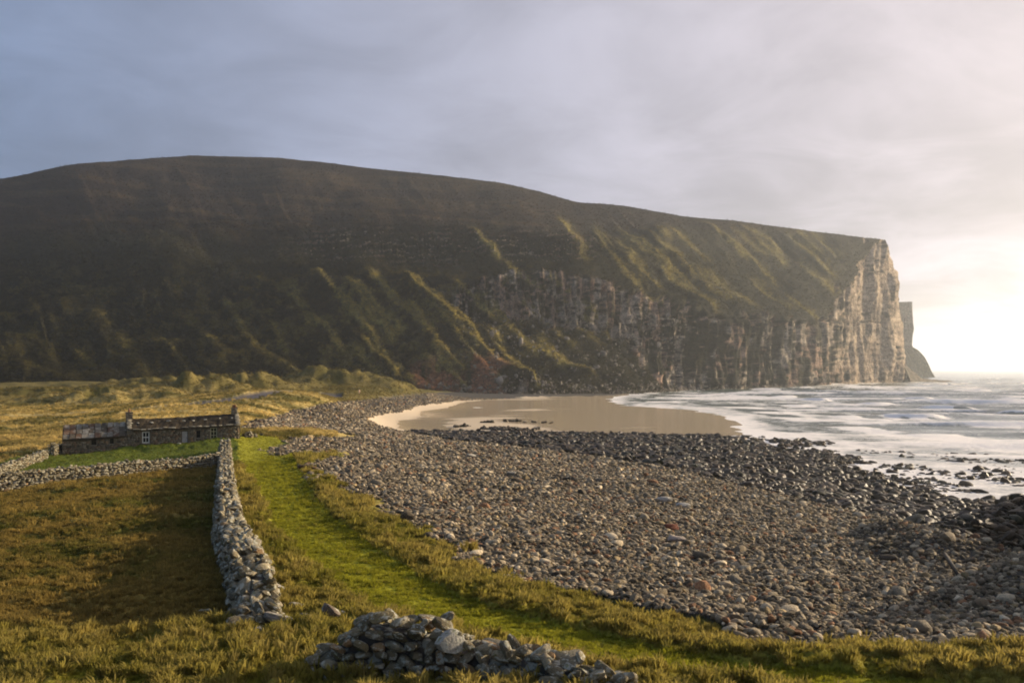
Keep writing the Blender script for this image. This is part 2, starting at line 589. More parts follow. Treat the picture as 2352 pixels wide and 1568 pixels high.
def plain(name, col, rough=0.8, var=0.35, scale=3.0, spec=0.3, bmp=0.3):
    m, nt, b = material(name)
    vec = nt.add('ShaderNodeTexCoord').outputs['Object']
    n = nt.noise(vec, scale, 5, 0.65)
    sc = nt.vmath('SCALE', tuple(col))
    nt.link(nt.ramp(n, 0.25, 0.75, 1 - var, 1 + var), sc.node.inputs['Scale'])
    nt.link(sc, b.inputs['Base Color'])
    b.inputs['Roughness'].default_value = rough
    b.inputs['Specular IOR Level'].default_value = spec
    if bmp: bump(nt, b, n, bmp, 0.04)
    return m


# ------------------------------------------------------------------ the land: one fan of quads split by zone
def fan_axes():
    inner = np.arange(-29.5, 29.51, 0.098)
    l = -29.5 - np.cumsum(np.geomspace(0.12, 6.0, 34))
    r = 29.5 + np.cumsum(np.geomspace(0.12, 6.0, 34))
    l = l[l > -178]; r = r[r < 178]
    az = np.concatenate([l[::-1], inner, r])
    ds = [1.0]
    while ds[-1] < 1250:
        d = ds[-1]
        k = 1.08 if d < 12 else 1.0052 if d < 60 else 1.0085 if d < 150 else 1.012
        ds.append(d * k)
    return np.radians(az), np.array(ds)


AZ, DS = fan_axes()
GA, GD = np.meshgrid(AZ, DS)
GX, GY = np.sin(GA) * GD, np.cos(GA) * GD
Z, ZN, PXG, PYG, DPG = ground(GX.ravel(), GY.ravel())
gx, gy = GX.ravel(), GY.ravel()
# keep the sheet's far rim under the sea and the hill
Z = np.where(GD.ravel() > 1000, np.minimum(Z, -3), Z)


def land_tint(x, y, z, zn, dp):
    n1 = fbm(x / 0.9, y / 0.9, 80, 4)
    n2 = fbm(x / 5, y / 5, 81, 4)
    L = lumps(x, y)
    c = np.zeros((len(x), 3))
    green = np.array([0.15, 0.142, 0.017]); straw = np.array([0.38, 0.28, 0.085]); rough = np.array([0.21, 0.175, 0.03])
    t = sstep(0.36, 0.80, 0.45 * L + 0.55 * n2)[:, None]
    g0 = green * (1 - t) + (rough * 0.55 + straw * 0.45) * t
    brown = np.array([0.235, 0.165, 0.042]); dgreen = np.array([0.095, 0.095, 0.018])
    t2 = sstep(0.38, 0.66, 0.35 * L + 0.65 * n2)[:, None]
    g2 = dgreen * (1 - t2) + brown * t2
    edge = (sstep(76, 86, y) * sstep(-34, -42, x))[:, None]
    g2 = g2 * (1 - edge) + (straw * 0.8) * edge
    pth = np.array([0.235, 0.225, 0.020]) * (0.65 + 0.7 * n1)[:, None]
    verge = np.array([0.16, 0.15, 0.02])
    vv = (1 - sstep(1.4, 2.6, dp))[:, None]
    g0 = g0 * (1 - 0.6 * vv) + verge * 0.6 * vv
    t6 = sstep(0.34, 0.66, 0.6 * n2 + 0.4 * fbm(x / 16, y / 24, 83, 3))[:, None]
    g6 = np.array([0.10, 0.088, 0.022]) * (1 - t6) + np.array([0.50, 0.37, 0.13]) * t6
    fard = (sstep(290, 380, y) * 0.8)[:, None]
    g6 = g6 * (1 - fard) + np.array([0.085, 0.072, 0.02]) * fard  # far dunes' shaded sides put into the tint as darker olive
    lawn = ((y > 100) & (y < 140) & (x < -28) & (x > -60))
    for i, col in ((0, g0), (1, pth), (2, g2), (6, g6)):
        c[zn == i] = col[zn == i]
    c[lawn & ((zn == 2) | (zn == 6) | (zn == 0))] = np.array([0.10, 0.12, 0.016])
    c[zn == 3] = np.array([0.045, 0.04, 0.033])
    c[zn == 5] = np.array([0.085, 0.075, 0.075])
    c[zn == 4] = np.array([0.3, 0.23, 0.16])
    return c


TINT = land_tint(gx, gy, Z, ZN, DPG)
nr, nc = GX.shape
idx = np.arange(nr * nc).reshape(nr, nc)
Q = np.stack([idx[:-1, :-1], idx[1:, :-1], idx[1:, 1:], idx[:-1, 1:]], -1).reshape(-1, 4)[:, ::-1]
# near rim: a small cap under the camera
VERT = np.stack([gx, gy, Z], -1)
fz = ZN[Q[:, 0]]


def sub_mesh(name, sel, mat, label, attrs=None):
    q = Q[sel]
    used, inv = np.unique(q, return_inverse=True)
    at = {'tint': TINT[used]}
    if attrs:
        for k, v in attrs.items():
            at[k] = v[used]
    o = mesh_obj(name, VERT[used], inv.reshape(-1, 4), mat, smooth=True, attrs=at)
    return tag(o, label, kind='structure')


DRY = np.clip(sstep(0.55, 1.35, Z) + 0.35 * sstep(0.45, 0.75, Z) * (GY.ravel() < 350), 0, 1)
sub_mesh('meadow', fz == 0, MAT_GRASS, 'tussocky green and straw coloured grass between wall and stony beach')
sub_mesh('path', fz == 1, MAT_GRASS, 'smooth green grass path winding down towards the cottage')
sub_mesh('field', fz == 2, MAT_GRASS, 'brown rough grass field left of the long stone wall')
sub_mesh('dune_land', fz == 6, MAT_GRASS, 'straw coloured grassy flats and dunes behind the cottage')
sub_mesh('beach', fz == 3, MAT_GRAVEL, 'gravel bed of the stony beach under the loose stones')
sub_mesh('sand', fz == 4, MAT_SAND, 'wet pale brown sand between dark stones and surf', {'dry': DRY})
sub_mesh('track', fz == 5, MAT_GRAVEL, 'dark grey gravel track crossing the flats behind the cottage')

# ------------------------------------------------------------------ the hill and its sea cliff
KEYS = [  # nominal column, then base, foot of rock, top of rock, slope break, crest as (photo column, row, distance)
    (-1500, [(-1500, 962, 620), (-1500, 915, 700), (-1500, 840, 850), (-1500, 700, 1050), (-1500, 560, 1300)]),
    (-700, [(-700, 962, 630), (-700, 905, 700), (-700, 780, 850), (-700, 620, 1050), (-700, 480, 1300)]),
    (0, [(0, 962, 650), (0, 880, 710), (0, 720, 860), (0, 570, 1060), (0, 446, 1350)]),
    (190, [(190, 962, 662), (190, 875, 725), (190, 690, 880), (190, 560, 1070), (190, 411, 1400)]),
    (480, [(480, 963, 690), (480, 862, 750), (480, 650, 900), (480, 550, 1080), (480, 387, 1500)]),
    (700, [(700, 966, 705), (700, 850, 765), (700, 640, 900), (700, 555, 1060), (700, 394, 1500)]),
    (900, [(900, 972, 720), (900, 840, 775), (900, 650, 890), (900, 560, 1050), (900, 417, 1480)]),
    (1100, [(1100, 984, 735), (1100, 810, 815), (1100, 690, 865), (1100, 562, 1030), (1100, 438, 1450)]),
    (1240, [(1240, 986, 745), (1240, 795, 838), (1240, 690, 865), (1240, 570, 1010), (1240, 455, 1420)]),
    (1350, [(1350, 987, 755), (1350, 805, 850), (1350, 690, 870), (1350, 580, 1000), (1350, 480, 1390)]),
    (1440, [(1440, 986, 775), (1440, 825, 860), (1440, 690, 880), (1440, 590, 985), (1440, 506, 1350)]),
    (1560, [(1560, 983, 810), (1560, 860, 885), (1560, 730, 905), (1560, 610, 1010), (1560, 514, 1330)]),
    (1700, [(1700, 978, 900), (1700, 890, 930), (1700, 772, 945), (1700, 640, 1080), (1700, 540, 1330)]),
    (1850, [(1850, 972, 1000), (1850, 890, 1012), (1850, 793, 1028), (1850, 665, 1150), (1850, 554, 1350)]),
    (2000, [(2000, 967, 1110), (2000, 890, 1118), (2000, 803, 1130), (2000, 685, 1220), (2000, 574, 1400)]),
    (2080, [(2080, 964, 1220), (2080, 890, 1226), (2080, 775, 1236), (2080, 670, 1290), (2080, 584, 1420)]),
    (2150, [(2150, 961, 1330), (2150, 880, 1334), (2150, 720, 1344), (2150, 640, 1370), (2150, 593, 1440)]),
    (2200, [(2205, 959, 1390), (2200, 880, 1394), (2190, 730, 1400), (2180, 640, 1410), (2178, 596, 1450)]),
    (2235, [(2258, 957, 1440), (2245, 880, 1444), (2236, 760, 1448), (2226, 660, 1455), (2212, 599, 1468)]),
    (2260, [(2282, 955, 1540), (2259, 880, 1530), (2250, 790, 1520), (2243, 690, 1512), (2214, 603, 1500)]),
    (2300, [(2262, 950, 1900), (2240, 880, 1900), (2232, 760, 1900), (2225, 690, 1900), (2200, 625, 1900)]),
    (2360, [(2150, 943, 2600), (2130, 880, 2600), (2120, 790, 2600), (2110, 720, 2600), (2090, 670, 2600)]),
]
kc = np.array([k[0] for k in KEYS], float)
kv = np.array([k[1] for k in KEYS], float)                      # columns x rows x 3
hc = np.concatenate([np.linspace(-1500, -30, 90), np.linspace(-28, 2235, 1300), np.linspace(2237, 2262, 40), np.linspace(2264, 2360, 40)])
KR = np.array([0, 0.2, 0.48, 0.72, 1.0])
hr = np.concatenate([np.linspace(0, 0.72, 310), np.linspace(0.725, 1.0, 70)])
kcol = np.stack([np.stack([np.interp(hc, kc, kv[:, r, c]) for r in range(5)], 1) for c in range(3)], -1)
ker = np.hanning(29); ker /= ker.sum()
for r in range(5):
    for c in range(3):
        pad = np.pad(kcol[:, r, c], 14, mode='edge')
        sm = np.convolve(pad, ker, 'valid')
        kcol[:, r, c] = np.where(hc < 2120, sm, kcol[:, r, c])
grid = np.zeros((len(hr), len(hc), 3))
ix = np.clip(np.searchsorted(KR, hr, 'right') - 1, 0, 3)
for i, (r, k) in enumerate(zip(hr, ix)):
    t = (r - KR[k]) / (KR[k + 1] - KR[k])
    grid[i] = kcol[:, k] * (1 - t) + kcol[:, k + 1] * t
# soften the breaks between the profile's straight runs, least on the cliffs
for c in (1, 2):
    pad = np.pad(grid[..., c], ((12, 12), (0, 0)), mode='reflect', reflect_type='odd')
    kk = np.hanning(27)[1:-1]; kk /= kk.sum()
    sm = np.stack([np.convolve(pad[:, j], kk, 'valid') for j in range(pad.shape[1])], 1)
    wgt = sstep(1750, 1450, hc)[None] * 0.9 + 0.1
    grid[..., c] = grid[..., c] * (1 - wgt) + sm * wgt
HPX, HPY, HD = grid[..., 0], grid[..., 1], grid[..., 2]
HX, HYY, HZ = (HPX - CX) / F * HD, HD, CZ + (HY - HPY) / F * HD


def hill_masks(px, py):
    top = np.interp(px, [1080, 1150, 1250, 1450, 1600, 1700, 1850, 2000, 2060, 2110, 2150, 2180, 2200], [760, 725, 680, 680, 735, 768, 790, 803, 790, 700, 650, 605, 590])
    bot = np.interp(px, [1080, 1150, 1250, 1450, 1560, 1650, 1720], [765, 800, 795, 830, 860, 960, 1000])
    j = (fbm(px / 26, py / 30, 90, 3) - 0.5) * (40 + 110 * sstep(2000, 2090, px) * sstep(2215, 2170, px))
    cliff = sstep(-6, 8, py + j - top) * sstep(8, -14, py + j - bot) * sstep(1090, 1160, px + j)
    band = np.exp(-((py - 612 - 0.02 * (px - 1100)) / 30) ** 2) * sstep(640, 950, px) * sstep(1560, 1400, px) * sstep(0.38, 0.6, fbm(px / 70, py / 18, 91, 3))
    toe = sstep(968, 976, py) * sstep(1040, 1120, px) * sstep(1420, 1300, px) * sstep(0.42, 0.6, fbm(px / 14, py / 40, 92, 3))
    return cliff, band, toe


CLIFF, BAND, TOE = hill_masks(HPX, HPY)
lean = np.interp(HPX, [0, 500, 900, 1200, 2200], [0.45, 0.5, 0.85, 1.15, 1.0])
cc = HPX - lean * (HPY - 700) + 60 * (fbm(HPX / 160, HPY / 120, 93, 3) - 0.5)
ph_ = cc / 58 + 2.2 * fbm(cc / 150, HPY / 260, 94, 2)
fr_ = ph_ - np.floor(ph_)
per = _hash(np.floor(ph_), np.floor(ph_) * 0 + 3, 5)
rid = np.where(fr_ < 0.72, fr_ / 0.72, (1 - fr_) / 0.28)
rid = (rid - 0.4) * 1.5 * (0.35 + 0.9 * per) * (0.5 + 0.9 * fbm(cc / 90, HPY / 60, 104, 3))
rid2 = 1 - np.abs(fbm(cc / 21, HPY / 190, 95, 2) * 2 - 1) * 2.0
gull = sstep(640, 740, HPY) * sstep(985, 900, HPY) * sstep(1420, 1250, HPX) * (0.55 + 0.45 * sstep(250, 900, HPX))
up = sstep(545, 600, HPY) * sstep(1440, 1520, HPX) * sstep(2150, 2050, HPX) * (1 - CLIFF)
amp = 4.5 * gull + 4 * up + 1.0 * (1 - CLIFF)
edge_fade = sstep(0.0, 0.03, hr)[:, None] * (1 - 0.8 * sstep(0.93, 1.0, hr))[:, None]
RIBS = [
    (15, [(1000, 690), (1029, 714), (1113, 798), (1197, 871), (1243, 916), (1343, 976)]), (14, [(1090, 790), (1106, 817), (1151, 871), (1197, 916), (1245, 968)]),
    (14, [(1015, 760), (1037, 798), (1067, 848), (1102, 890), (1150, 935)]), (7, [(870, 690), (903, 756), (925, 800)]), (10, [(790, 665), (799, 683), (845, 744), (890, 790), (930, 850)]),
    (7, [(1083, 729), (1106, 771), (1125, 800)]), (8, [(776, 779), (822, 825), (850, 880)]), (9, [(1060, 893), (1085, 935), (1112, 980)]), (8, [(1036, 930), (1079, 985)]),
    (10, [(1072, 878), (1110, 920), (1165, 972)]), (6, [(1010, 930), (1040, 970)]), (7, [(1538, 590), (1572, 636), (1610, 690)]),
    (9, [(1590, 590), (1603, 609), (1640, 647), (1691, 698), (1742, 745), (1775, 785)]), (7, [(1640, 613), (1701, 660), (1740, 700)]), (6, [(1637, 570), (1665, 610)]),
    (8, [(1750, 550), (1776, 565), (1851, 626), (1905, 664), (1940, 712)]), (8, [(1830, 555), (1861, 566), (1929, 606), (1960, 660)]), (8, [(1484, 560), (1524, 640), (1589, 718)]),
    (7, [(1960, 730), (1980, 752), (2045, 805)]), (6, [(1990, 590), (2040, 640), (2080, 700)]), (8, [(720, 690), (730, 715), (750, 775), (790, 840)]), (9, [(817, 700), (883, 789), (940, 860), (980, 930)]),
    (7, [(670, 790), (680, 810), (713, 880), (740, 940)]), (6, [(788, 780), (821, 839)]), (7, [(290, 840), (298, 851), (344, 901), (380, 945)]), (6, [(175, 850), (190, 870), (240, 915)]),
    (5, [(456, 780), (495, 820), (540, 890)]), (6, [(560, 740), (600, 820), (640, 900)]), (6, [(900, 840), (950, 900), (1000, 950)]), (5, [(400, 840), (440, 900), (480, 945)]),
    (5, [(1400, 540), (1440, 600), (1470, 660)]), (5, [(1180, 570), (1215, 610), (1245, 650)]), (6, [(1310, 840), (1400, 900), (1480, 950)])]
_rr = np.random.default_rng(321)
for _ in range(46):          # finer runnels between the main ribs
    if _ < 24:
        x0_, y0_ = _rr.uniform(820, 1420), _rr.uniform(640, 860); ln_, sl_ = _rr.uniform(60, 150), _rr.uniform(0.7, 1.25)
    else:
        x0_, y0_ = _rr.uniform(1480, 2060), _rr.uniform(560, 690); ln_, sl_ = _rr.uniform(50, 120), _rr.uniform(0.8, 1.3)
    RIBS.append((_rr.uniform(3, 6), [(x0_, y0_), (x0_ + ln_ * sl_ * 0.45, y0_ + ln_ * 0.5), (x0_ + ln_ * sl_, min(y0_ + ln_, 975))]))
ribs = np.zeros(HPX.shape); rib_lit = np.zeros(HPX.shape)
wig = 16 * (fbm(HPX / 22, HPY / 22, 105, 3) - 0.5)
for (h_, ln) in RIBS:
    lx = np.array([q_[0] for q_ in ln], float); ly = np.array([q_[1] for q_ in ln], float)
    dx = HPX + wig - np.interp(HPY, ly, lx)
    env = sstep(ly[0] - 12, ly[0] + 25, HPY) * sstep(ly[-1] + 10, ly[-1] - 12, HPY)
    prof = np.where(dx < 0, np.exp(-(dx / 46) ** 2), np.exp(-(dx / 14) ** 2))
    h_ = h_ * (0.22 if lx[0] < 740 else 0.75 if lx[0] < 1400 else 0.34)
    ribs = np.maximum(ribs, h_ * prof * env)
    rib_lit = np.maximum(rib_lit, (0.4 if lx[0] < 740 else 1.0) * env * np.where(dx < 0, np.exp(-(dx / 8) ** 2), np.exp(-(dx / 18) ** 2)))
disp = amp * (0.7 * rid + 0.3 * rid2) * edge_fade + 0.95 * ribs * edge_fade * (1 - 0.7 * CLIFF)
disp += 3 * gull * sstep(900, 600, HPX) * (fbm(HPX / 30, HPY / 26, 106, 3) - 0.5) * edge_fade
disp += (18 * (fbm(HPX / 190, HPY / 90, 96, 4) - 0.5) + 2.6 * (fbm(HPX / 30, HPY / 22, 97, 4) - 0.5)) * edge_fade * (1 - 0.6 * CLIFF)
# rock: vertical ribs and level beds
flute = fbm(HPX / 13, HPY / 210, 98, 4) - 0.5
flute2 = fbm(HPX / 44, HPY / 500, 99, 3) - 0.5
zz = HZ + 3 * (fbm(HPX / 40, HPY / 40, 100, 2) - 0.5)
beds = np.abs(((zz / 8.5) % 1.0) - 0.25)
disp += CLIFF * edge_fade * (13 * (0.25 - np.abs(fbm(HPX / 15, HPY / 240, 114, 3) - 0.5) * 2) + 4 * (0.25 - np.abs(fbm(HPX / 6, HPY / 110, 115, 2) - 0.5) * 2) + 16 * flute + 22 * flute2 + 0.4 * (beds > 0.3) - 1.2 + 3 * (fbm(HPX / 5, HPY / 40, 101, 3) - 0.5))
disp += BAND * (5 * np.abs(((HPY / 11.0) % 1.0) - 0.5) * 2 + 5 * (fbm(HPX / 4, HPY / 30, 102, 2) - 0.5))
disp += TOE * 8 * fbm(HPX / 6, HPY / 30, 103, 2) * edge_fade
# a dark ledge line low on the cliff
ledge = np.exp(-((HPY - np.interp(HPX, [1650, 2000, 2200], [795, 800, 806])) / 2.6) ** 2) * sstep(1640, 1700, HPX)
disp -= 7 * ledge * CLIFF * sstep(0.38, 0.62, fbm(HPX / 34, HPY / 30, 116, 3))
P3 = np.stack([HX, HYY, HZ], -1)
du = np.gradient(P3, axis=1); dv = np.gradient(P3, axis=0)
N3 = np.cross(du, dv)
N3 /= np.linalg.norm(N3, axis=-1, keepdims=True) + 1e-9
if N3[150, 500, 1] > 0:
    N3 = -N3
# cliffs move level, slopes move along their normal
Nh = N3.copy(); Nh[..., 2] *= (1 - CLIFF)
Nh /= np.linalg.norm(Nh, axis=-1, keepdims=True) + 1e-9
P3 = P3 + Nh * disp[..., None]
# the back of the hill falls away behind the crest
back = P3[-1].copy()
rows = [P3]
for k, (dy, dz) in enumerate(((120, -6), (400, -40), (1200, -260))):
    bk = back.copy()
    v = bk[:, :2] / np.linalg.norm(bk[:, :2], axis=1, keepdims=True)
    bk[:, :2] += v * dy
    bk[:, 2] = np.maximum(bk[:, 2] + dz, -5)
    rows.append(bk[None])
base_row = P3[0].copy(); base_row[:, 2] -= 25
P4 = np.concatenate([base_row[None]] + rows, 0)
# colours
g_n = fbm(HPX / 40, HPY / 30, 110, 4); f_n = fbm(HPX / 9, HPY / 7, 111, 4)
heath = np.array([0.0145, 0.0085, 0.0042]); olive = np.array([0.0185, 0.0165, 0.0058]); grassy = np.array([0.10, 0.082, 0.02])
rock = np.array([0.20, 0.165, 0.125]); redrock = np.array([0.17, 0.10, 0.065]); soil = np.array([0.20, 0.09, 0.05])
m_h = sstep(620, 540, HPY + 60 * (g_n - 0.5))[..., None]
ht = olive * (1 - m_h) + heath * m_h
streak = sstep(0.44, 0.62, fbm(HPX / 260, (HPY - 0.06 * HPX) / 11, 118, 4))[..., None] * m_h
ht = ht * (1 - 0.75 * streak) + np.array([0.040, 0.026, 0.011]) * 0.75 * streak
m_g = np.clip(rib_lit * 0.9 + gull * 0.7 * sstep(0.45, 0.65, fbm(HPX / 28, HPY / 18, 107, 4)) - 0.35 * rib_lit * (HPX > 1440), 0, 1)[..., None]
ht = ht * (1 - m_g) + (grassy + np.array([0.08, 0.062, 0.018]) * rib_lit[..., None]) * m_g  # grass on the ribs brightened in colour where low sun would strike them
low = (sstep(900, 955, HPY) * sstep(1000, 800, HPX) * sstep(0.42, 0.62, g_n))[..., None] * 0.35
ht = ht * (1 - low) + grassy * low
rk = np.clip(CLIFF * sstep(0.44, 0.58, f_n * 0.45 + 0.55 * fbm(HPX / 10, HPY / 60, 112, 3) + 0.2 * sstep(2050, 2180, HPX) - 0.05 * sstep(1600, 1700, HPX) * sstep(2080, 2000, HPX)) + BAND * sstep(0.42, 0.54, fbm(HPX / 6, HPY / 16, 117, 3)) * (np.abs(((HPY + 7 * g_n) / 11.5) % 1.0 - 0.5) < 0.24) + TOE * 0.9, 0, 1)
mixr = sstep(0.45, 0.6, fbm(HPX / 30, HPY / 60, 113, 3))[..., None]
rc = rock * (1 - mixr * 0.7) + redrock * mixr * 0.7
rc = rc * (0.65 + 0.7 * f_n)[..., None]
pale = (sstep(2020, 2150, HPX) * 0.85)[..., None]
rc = rc * (1 - pale) + np.array([0.27, 0.205, 0.14]) * (0.5 + 1.0 * f_n)[..., None] * pale  # pale sandstone at the cliff end, lightened further as if sunlit
ht = ht * (1 - rk[..., None]) + rc * rk[..., None]
sl = (sstep(890, 930, HPY) * sstep(1010, 1050, HPX) * sstep(1300, 1220, HPX) * sstep(0.38, 0.6, fbm(HPX / 22, HPY / 40, 108, 3)) * 0.85)[..., None]
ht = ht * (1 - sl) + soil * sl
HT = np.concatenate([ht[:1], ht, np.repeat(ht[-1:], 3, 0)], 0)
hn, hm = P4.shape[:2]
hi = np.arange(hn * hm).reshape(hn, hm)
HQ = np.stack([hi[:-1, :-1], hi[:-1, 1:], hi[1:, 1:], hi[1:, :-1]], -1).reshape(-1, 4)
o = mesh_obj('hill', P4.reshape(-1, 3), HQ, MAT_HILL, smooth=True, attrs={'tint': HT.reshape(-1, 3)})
tag(o, 'dark heather hill falling to a steep sea cliff across the bay', kind='structure')
HILL_P, HILL_PX, HILL_PY = P3, HPX, HPY

# far headland beyond the cliff's end, and the low skerry at its foot
def extrude_outline(name, outline, dist, depth, mat, label, cols=3):
    """rock wall with the given photo outline standing at a distance, with real depth and broken faces"""
    pts = np.array([[(a - CX) / F * dist, dist, CZ + (HY - b_) / F * dist] for a, b_ in outline])
    pts[:, 2] = np.maximum(pts[:, 2], -6)
    return pts


ol_r = [(760, 2283), (808, 2284), (823, 2287), (843, 2283), (868, 2281), (876, 2296), (893, 2311), (912, 2322), (931, 2331), (943, 2340)]
rows_py = np.linspace(758, 944, 46)
right = np.interp(rows_py, [q[0] for q in ol_r], [q[1] for q in ol_r])
DH = 2500.0
vs = []; tn = []
for py, rx in zip(rows_py, right):
    z = CZ + (HY - py) / F * DH
    for k in range(60):
        t = k / 59
        # seen face runs back to the right corner, then turns away
        if t < 0.6:
            a = 2180 + (rx - 2180) * (t / 0.6)
            d = DH - 60 * (t / 0.6)
        else:
            a = rx - (t - 0.6) * 60
            d = DH - 60 + (t - 0.6) * 1800
        n = fbm(np.array([k / 3.0]), np.array([py / 60.0]), 120, 3)[0] - 0.5
        vs.append(((a - CX) / F * d + n * 4, d + n * 24, z))
        tn.append((0.15, 0.125, 0.10) if py < 870 else (0.09, 0.085, 0.04))
gi = np.arange(46 * 60).reshape(46, 60)
q = np.stack([gi[:-1, :-1], gi[1:, :-1], gi[1:, 1:], gi[:-1, 1:]], -1).reshape(-1, 4)
top = len(vs)
vs += [((2180 - CX) / F * (DH + 900), DH + 900, vs[0][2])]
tn += [(0.06, 0.05, 0.03)]
faces = [tuple(x) for x in q] + [(gi[0, k], gi[0, k + 1], top) for k in range(59)]
o = mesh_obj('headland', vs, faces, MAT_HILL, attrs={'tint': np.array(tn)})
tag(o, 'pale hazy second cliff just showing past the end of the main cliff', kind='structure')

vs = []; tn = []
NS, MS = 50, 16
for i in range(NS):
    t = i / (NS - 1)
    a = 2236 + (2384 - 2236) * t
    d = 1500 + 90 * t
    hgt = np.interp(a, [2236, 2262, 2281, 2284, 2331, 2369, 2384], [44, 26, 17, 9, 4.0, 2.2, 0.0])
    hgt *= 0.85 + 0.4 * (fbm(np.array([a / 5.0]), np.array([0.3]), 125, 3)[0] - 0.3)
    x0 = (a - CX) / F * d
    for k in range(MS):
        u = k / (MS - 1) * 2 - 1
        n = fbm(np.array([a / 7.0]), np.array([k / 2.0]), 126, 3)[0] - 0.5
        vs.append((x0 + n * 5, d + u * (26 + 40 * (1 - t)) + n * 8, -1.5 + (hgt + 1.5) * (1 - abs(u) ** 1.6) + n * 2.5 * (1 - abs(u))))
        tn.append((0.13, 0.11, 0.08))
gi = np.arange(NS * MS).reshape(NS, MS)
q = np.stack([gi[:-1, :-1], gi[1:, :-1], gi[1:, 1:], gi[:-1, 1:]], -1).reshape(-1, 4)
o = mesh_obj('skerry', vs, q, MAT_HILL, attrs={'tint': np.array(tn)})
tag(o, 'low dark rocks running into the sea from the cliff foot', kind='structure')

# ------------------------------------------------------------------ the sea
MAT_SEA, nt, b = material('sea_water')
geo = nt.add('ShaderNodeNewGeometry')
pos = geo.outputs['Position']
fo = nt.add('ShaderNodeAttribute', attribute_name='foam').outputs['Fac']
nA = nt.noise(pos, 0.16, 6, 0.7, 0.8)
nB = nt.noise(pos, 0.9, 5, 0.7, 0.5)
mpS = nt.add('ShaderNodeMapping')
mpS.inputs['Scale'].default_value = (0.03, 0.016, 0.02)
mpS.inputs['Rotation'].default_value = (0, 0, math.radians(-14))
nt.link(pos, mpS.inputs[0])
nC = nt.noise(mpS.outputs[0], 1.0, 6, 0.68, 0.6)
fm = nt.math('ADD', fo, nt.math('MULTIPLY_ADD', nA, 0.75, nt.math('MULTIPLY_ADD', nC, 1.1, -0.90)))
fmask = nt.ramp(fm, 0.31, 0.70)
nt.link(nt.mix(fmask, (0.10, 0.135, 0.115), (0.88, 0.82, 0.75)), b.inputs['Base Color'])
nt.link(nt.ramp(fmask, 0.0, 1.0, 0.16, 0.75), b.inputs['Roughness'])
b.inputs['IOR'].default_value = 1.33
bump(nt, b, nt.math('ADD', nA, nt.math('MULTIPLY', nB, 0.3)), 0.55, 0.9)

saz = np.radians(np.concatenate([np.linspace(-60, -12, 40), np.linspace(-11.5, 30, 520), np.linspace(30.5, 130, 60)]))
sd = np.concatenate([np.geomspace(95, 330, 120), np.geomspace(332, 1000, 380), np.geomspace(1010, 3000, 90), np.geomspace(3100, 14000, 24)])
SA, SDD = np.meshgrid(saz, sd)
SX, SY = np.sin(SA) * SDD, np.cos(SA) * SDD
dep = np.full(SX.shape, 8.0)
nearm = SDD < 1100
dep[nearm] = -base_height(SX[nearm], SY[nearm])
dep = np.clip(dep, -1, 8)
wd = np.array([-0.42, -0.91])
warp = 30 * (fbm(SX / 90, SY / 90, 130, 3) - 0.5)
ph = (SX * wd[0] + SY * wd[1] + warp)
sw = np.zeros(SX.shape)
crest = np.zeros(SX.shape)
for lam, a_, s_ in ((58.0, 2.3, 0), (31.0, 1.1, 1), (14.0, 0.35, 2)):
    p_ = ph * (1 + 0.1 * s_) + 9 * s_ + (SX * 0.16 * s_)
    c_ = (0.5 + 0.5 * np.cos(p_ / lam * 2 * np.pi)) ** (2.6)
    env = sstep(0.3, 0.68, fbm(SX / (lam * 1.6), SY / (lam * 0.9), 131 + s_, 2))
    sw += a_ * (c_ - 0.3) * (0.25 + env)
    if s_ < 2:
        crest = np.maximum(crest, c_ ** 1.6 * env * (1.0 - 0.35 * s_))
BREAKERS = [(2245, 951, 60, 2.6), (2080, 985, 55, 1.8), (2235, 981, 60, 2.0), (2045, 1000, 50, 1.6), (2350, 962, 80, 2.2), (1850, 1018, 60, 1.1), (1935, 1030, 70, 1.1),
            (2290, 1043, 120, 2.0), (2120, 1042, 55, 1.2), (2200, 1012, 90, 1.6), (2480, 1062, 110, 1.6), (2110, 968, 60, 2.0), (1710, 994, 50, 1.2), (1790, 986, 70, 1.5),
            (2430, 978, 90, 2.4), (2520, 1004, 80, 2.0), (1920, 975, 70, 1.8), (2000, 1015, 60, 1.2), (2380, 1022, 90, 1.7), (1650, 1003, 60, 0.8), (1990, 1045, 70, 0.9),
            (2150, 1072, 90, 0.8), (2350, 1090, 110, 0.8), (2560, 1035, 80, 1.8), (2460, 948, 80, 3.0), (2540, 960, 90, 2.6), (2300, 998, 70, 1.8), (1960, 992, 60, 1.6), (2620, 985, 90, 2.2)]
brk = np.zeros(SX.shape); face = np.zeros(SX.shape)
for (bpx, bpy_, bw, bh) in BREAKERS:
    c_ = gpos(bpx, bpy_, 0.0)
    Lb = bw / F * c_[1] * 0.55
    u_ = SX - c_[0]; v_ = -(SY - c_[1]) - 0.22 * u_ + 26 * (fbm(SX / 30, SY / 60, 137, 3) - 0.5) + (u_ / Lb) ** 2 * 3
    envb = np.exp(-(u_ / Lb) ** 4)
    pr_ = np.where(v_ < 0, np.exp(-(v_ / 15) ** 2), np.exp(-(v_ / 4.5) ** 2))
    sw = np.maximum(sw, bh * (0.8 + 0.5 * fbm(SX / 14, SY / 14, 139, 2)) * envb * pr_ - 0.3)
    fr2 = envb * np.where(v_ < 0, np.exp(-(v_ / 3) ** 2), np.exp(-(v_ / 18) ** 2)) * sstep(0.3, 0.6, fbm(SX / 9, SY / 22, 138, 3) + 0.25 * np.exp(-(v_ / 3) ** 2))
    brk = np.maximum(brk, fr2)
    face = np.maximum(face, envb * np.exp(-((v_ + 22) / 14) ** 2))
sw += 0.25 * (fbm(SX / 5, SY / 5, 135, 3) - 0.5)
sham = sstep(0.15, 2.2, dep)
res = sstep(3500, 1500, SDD)
sz = sw * (0.05 + 0.95 * sham) * res
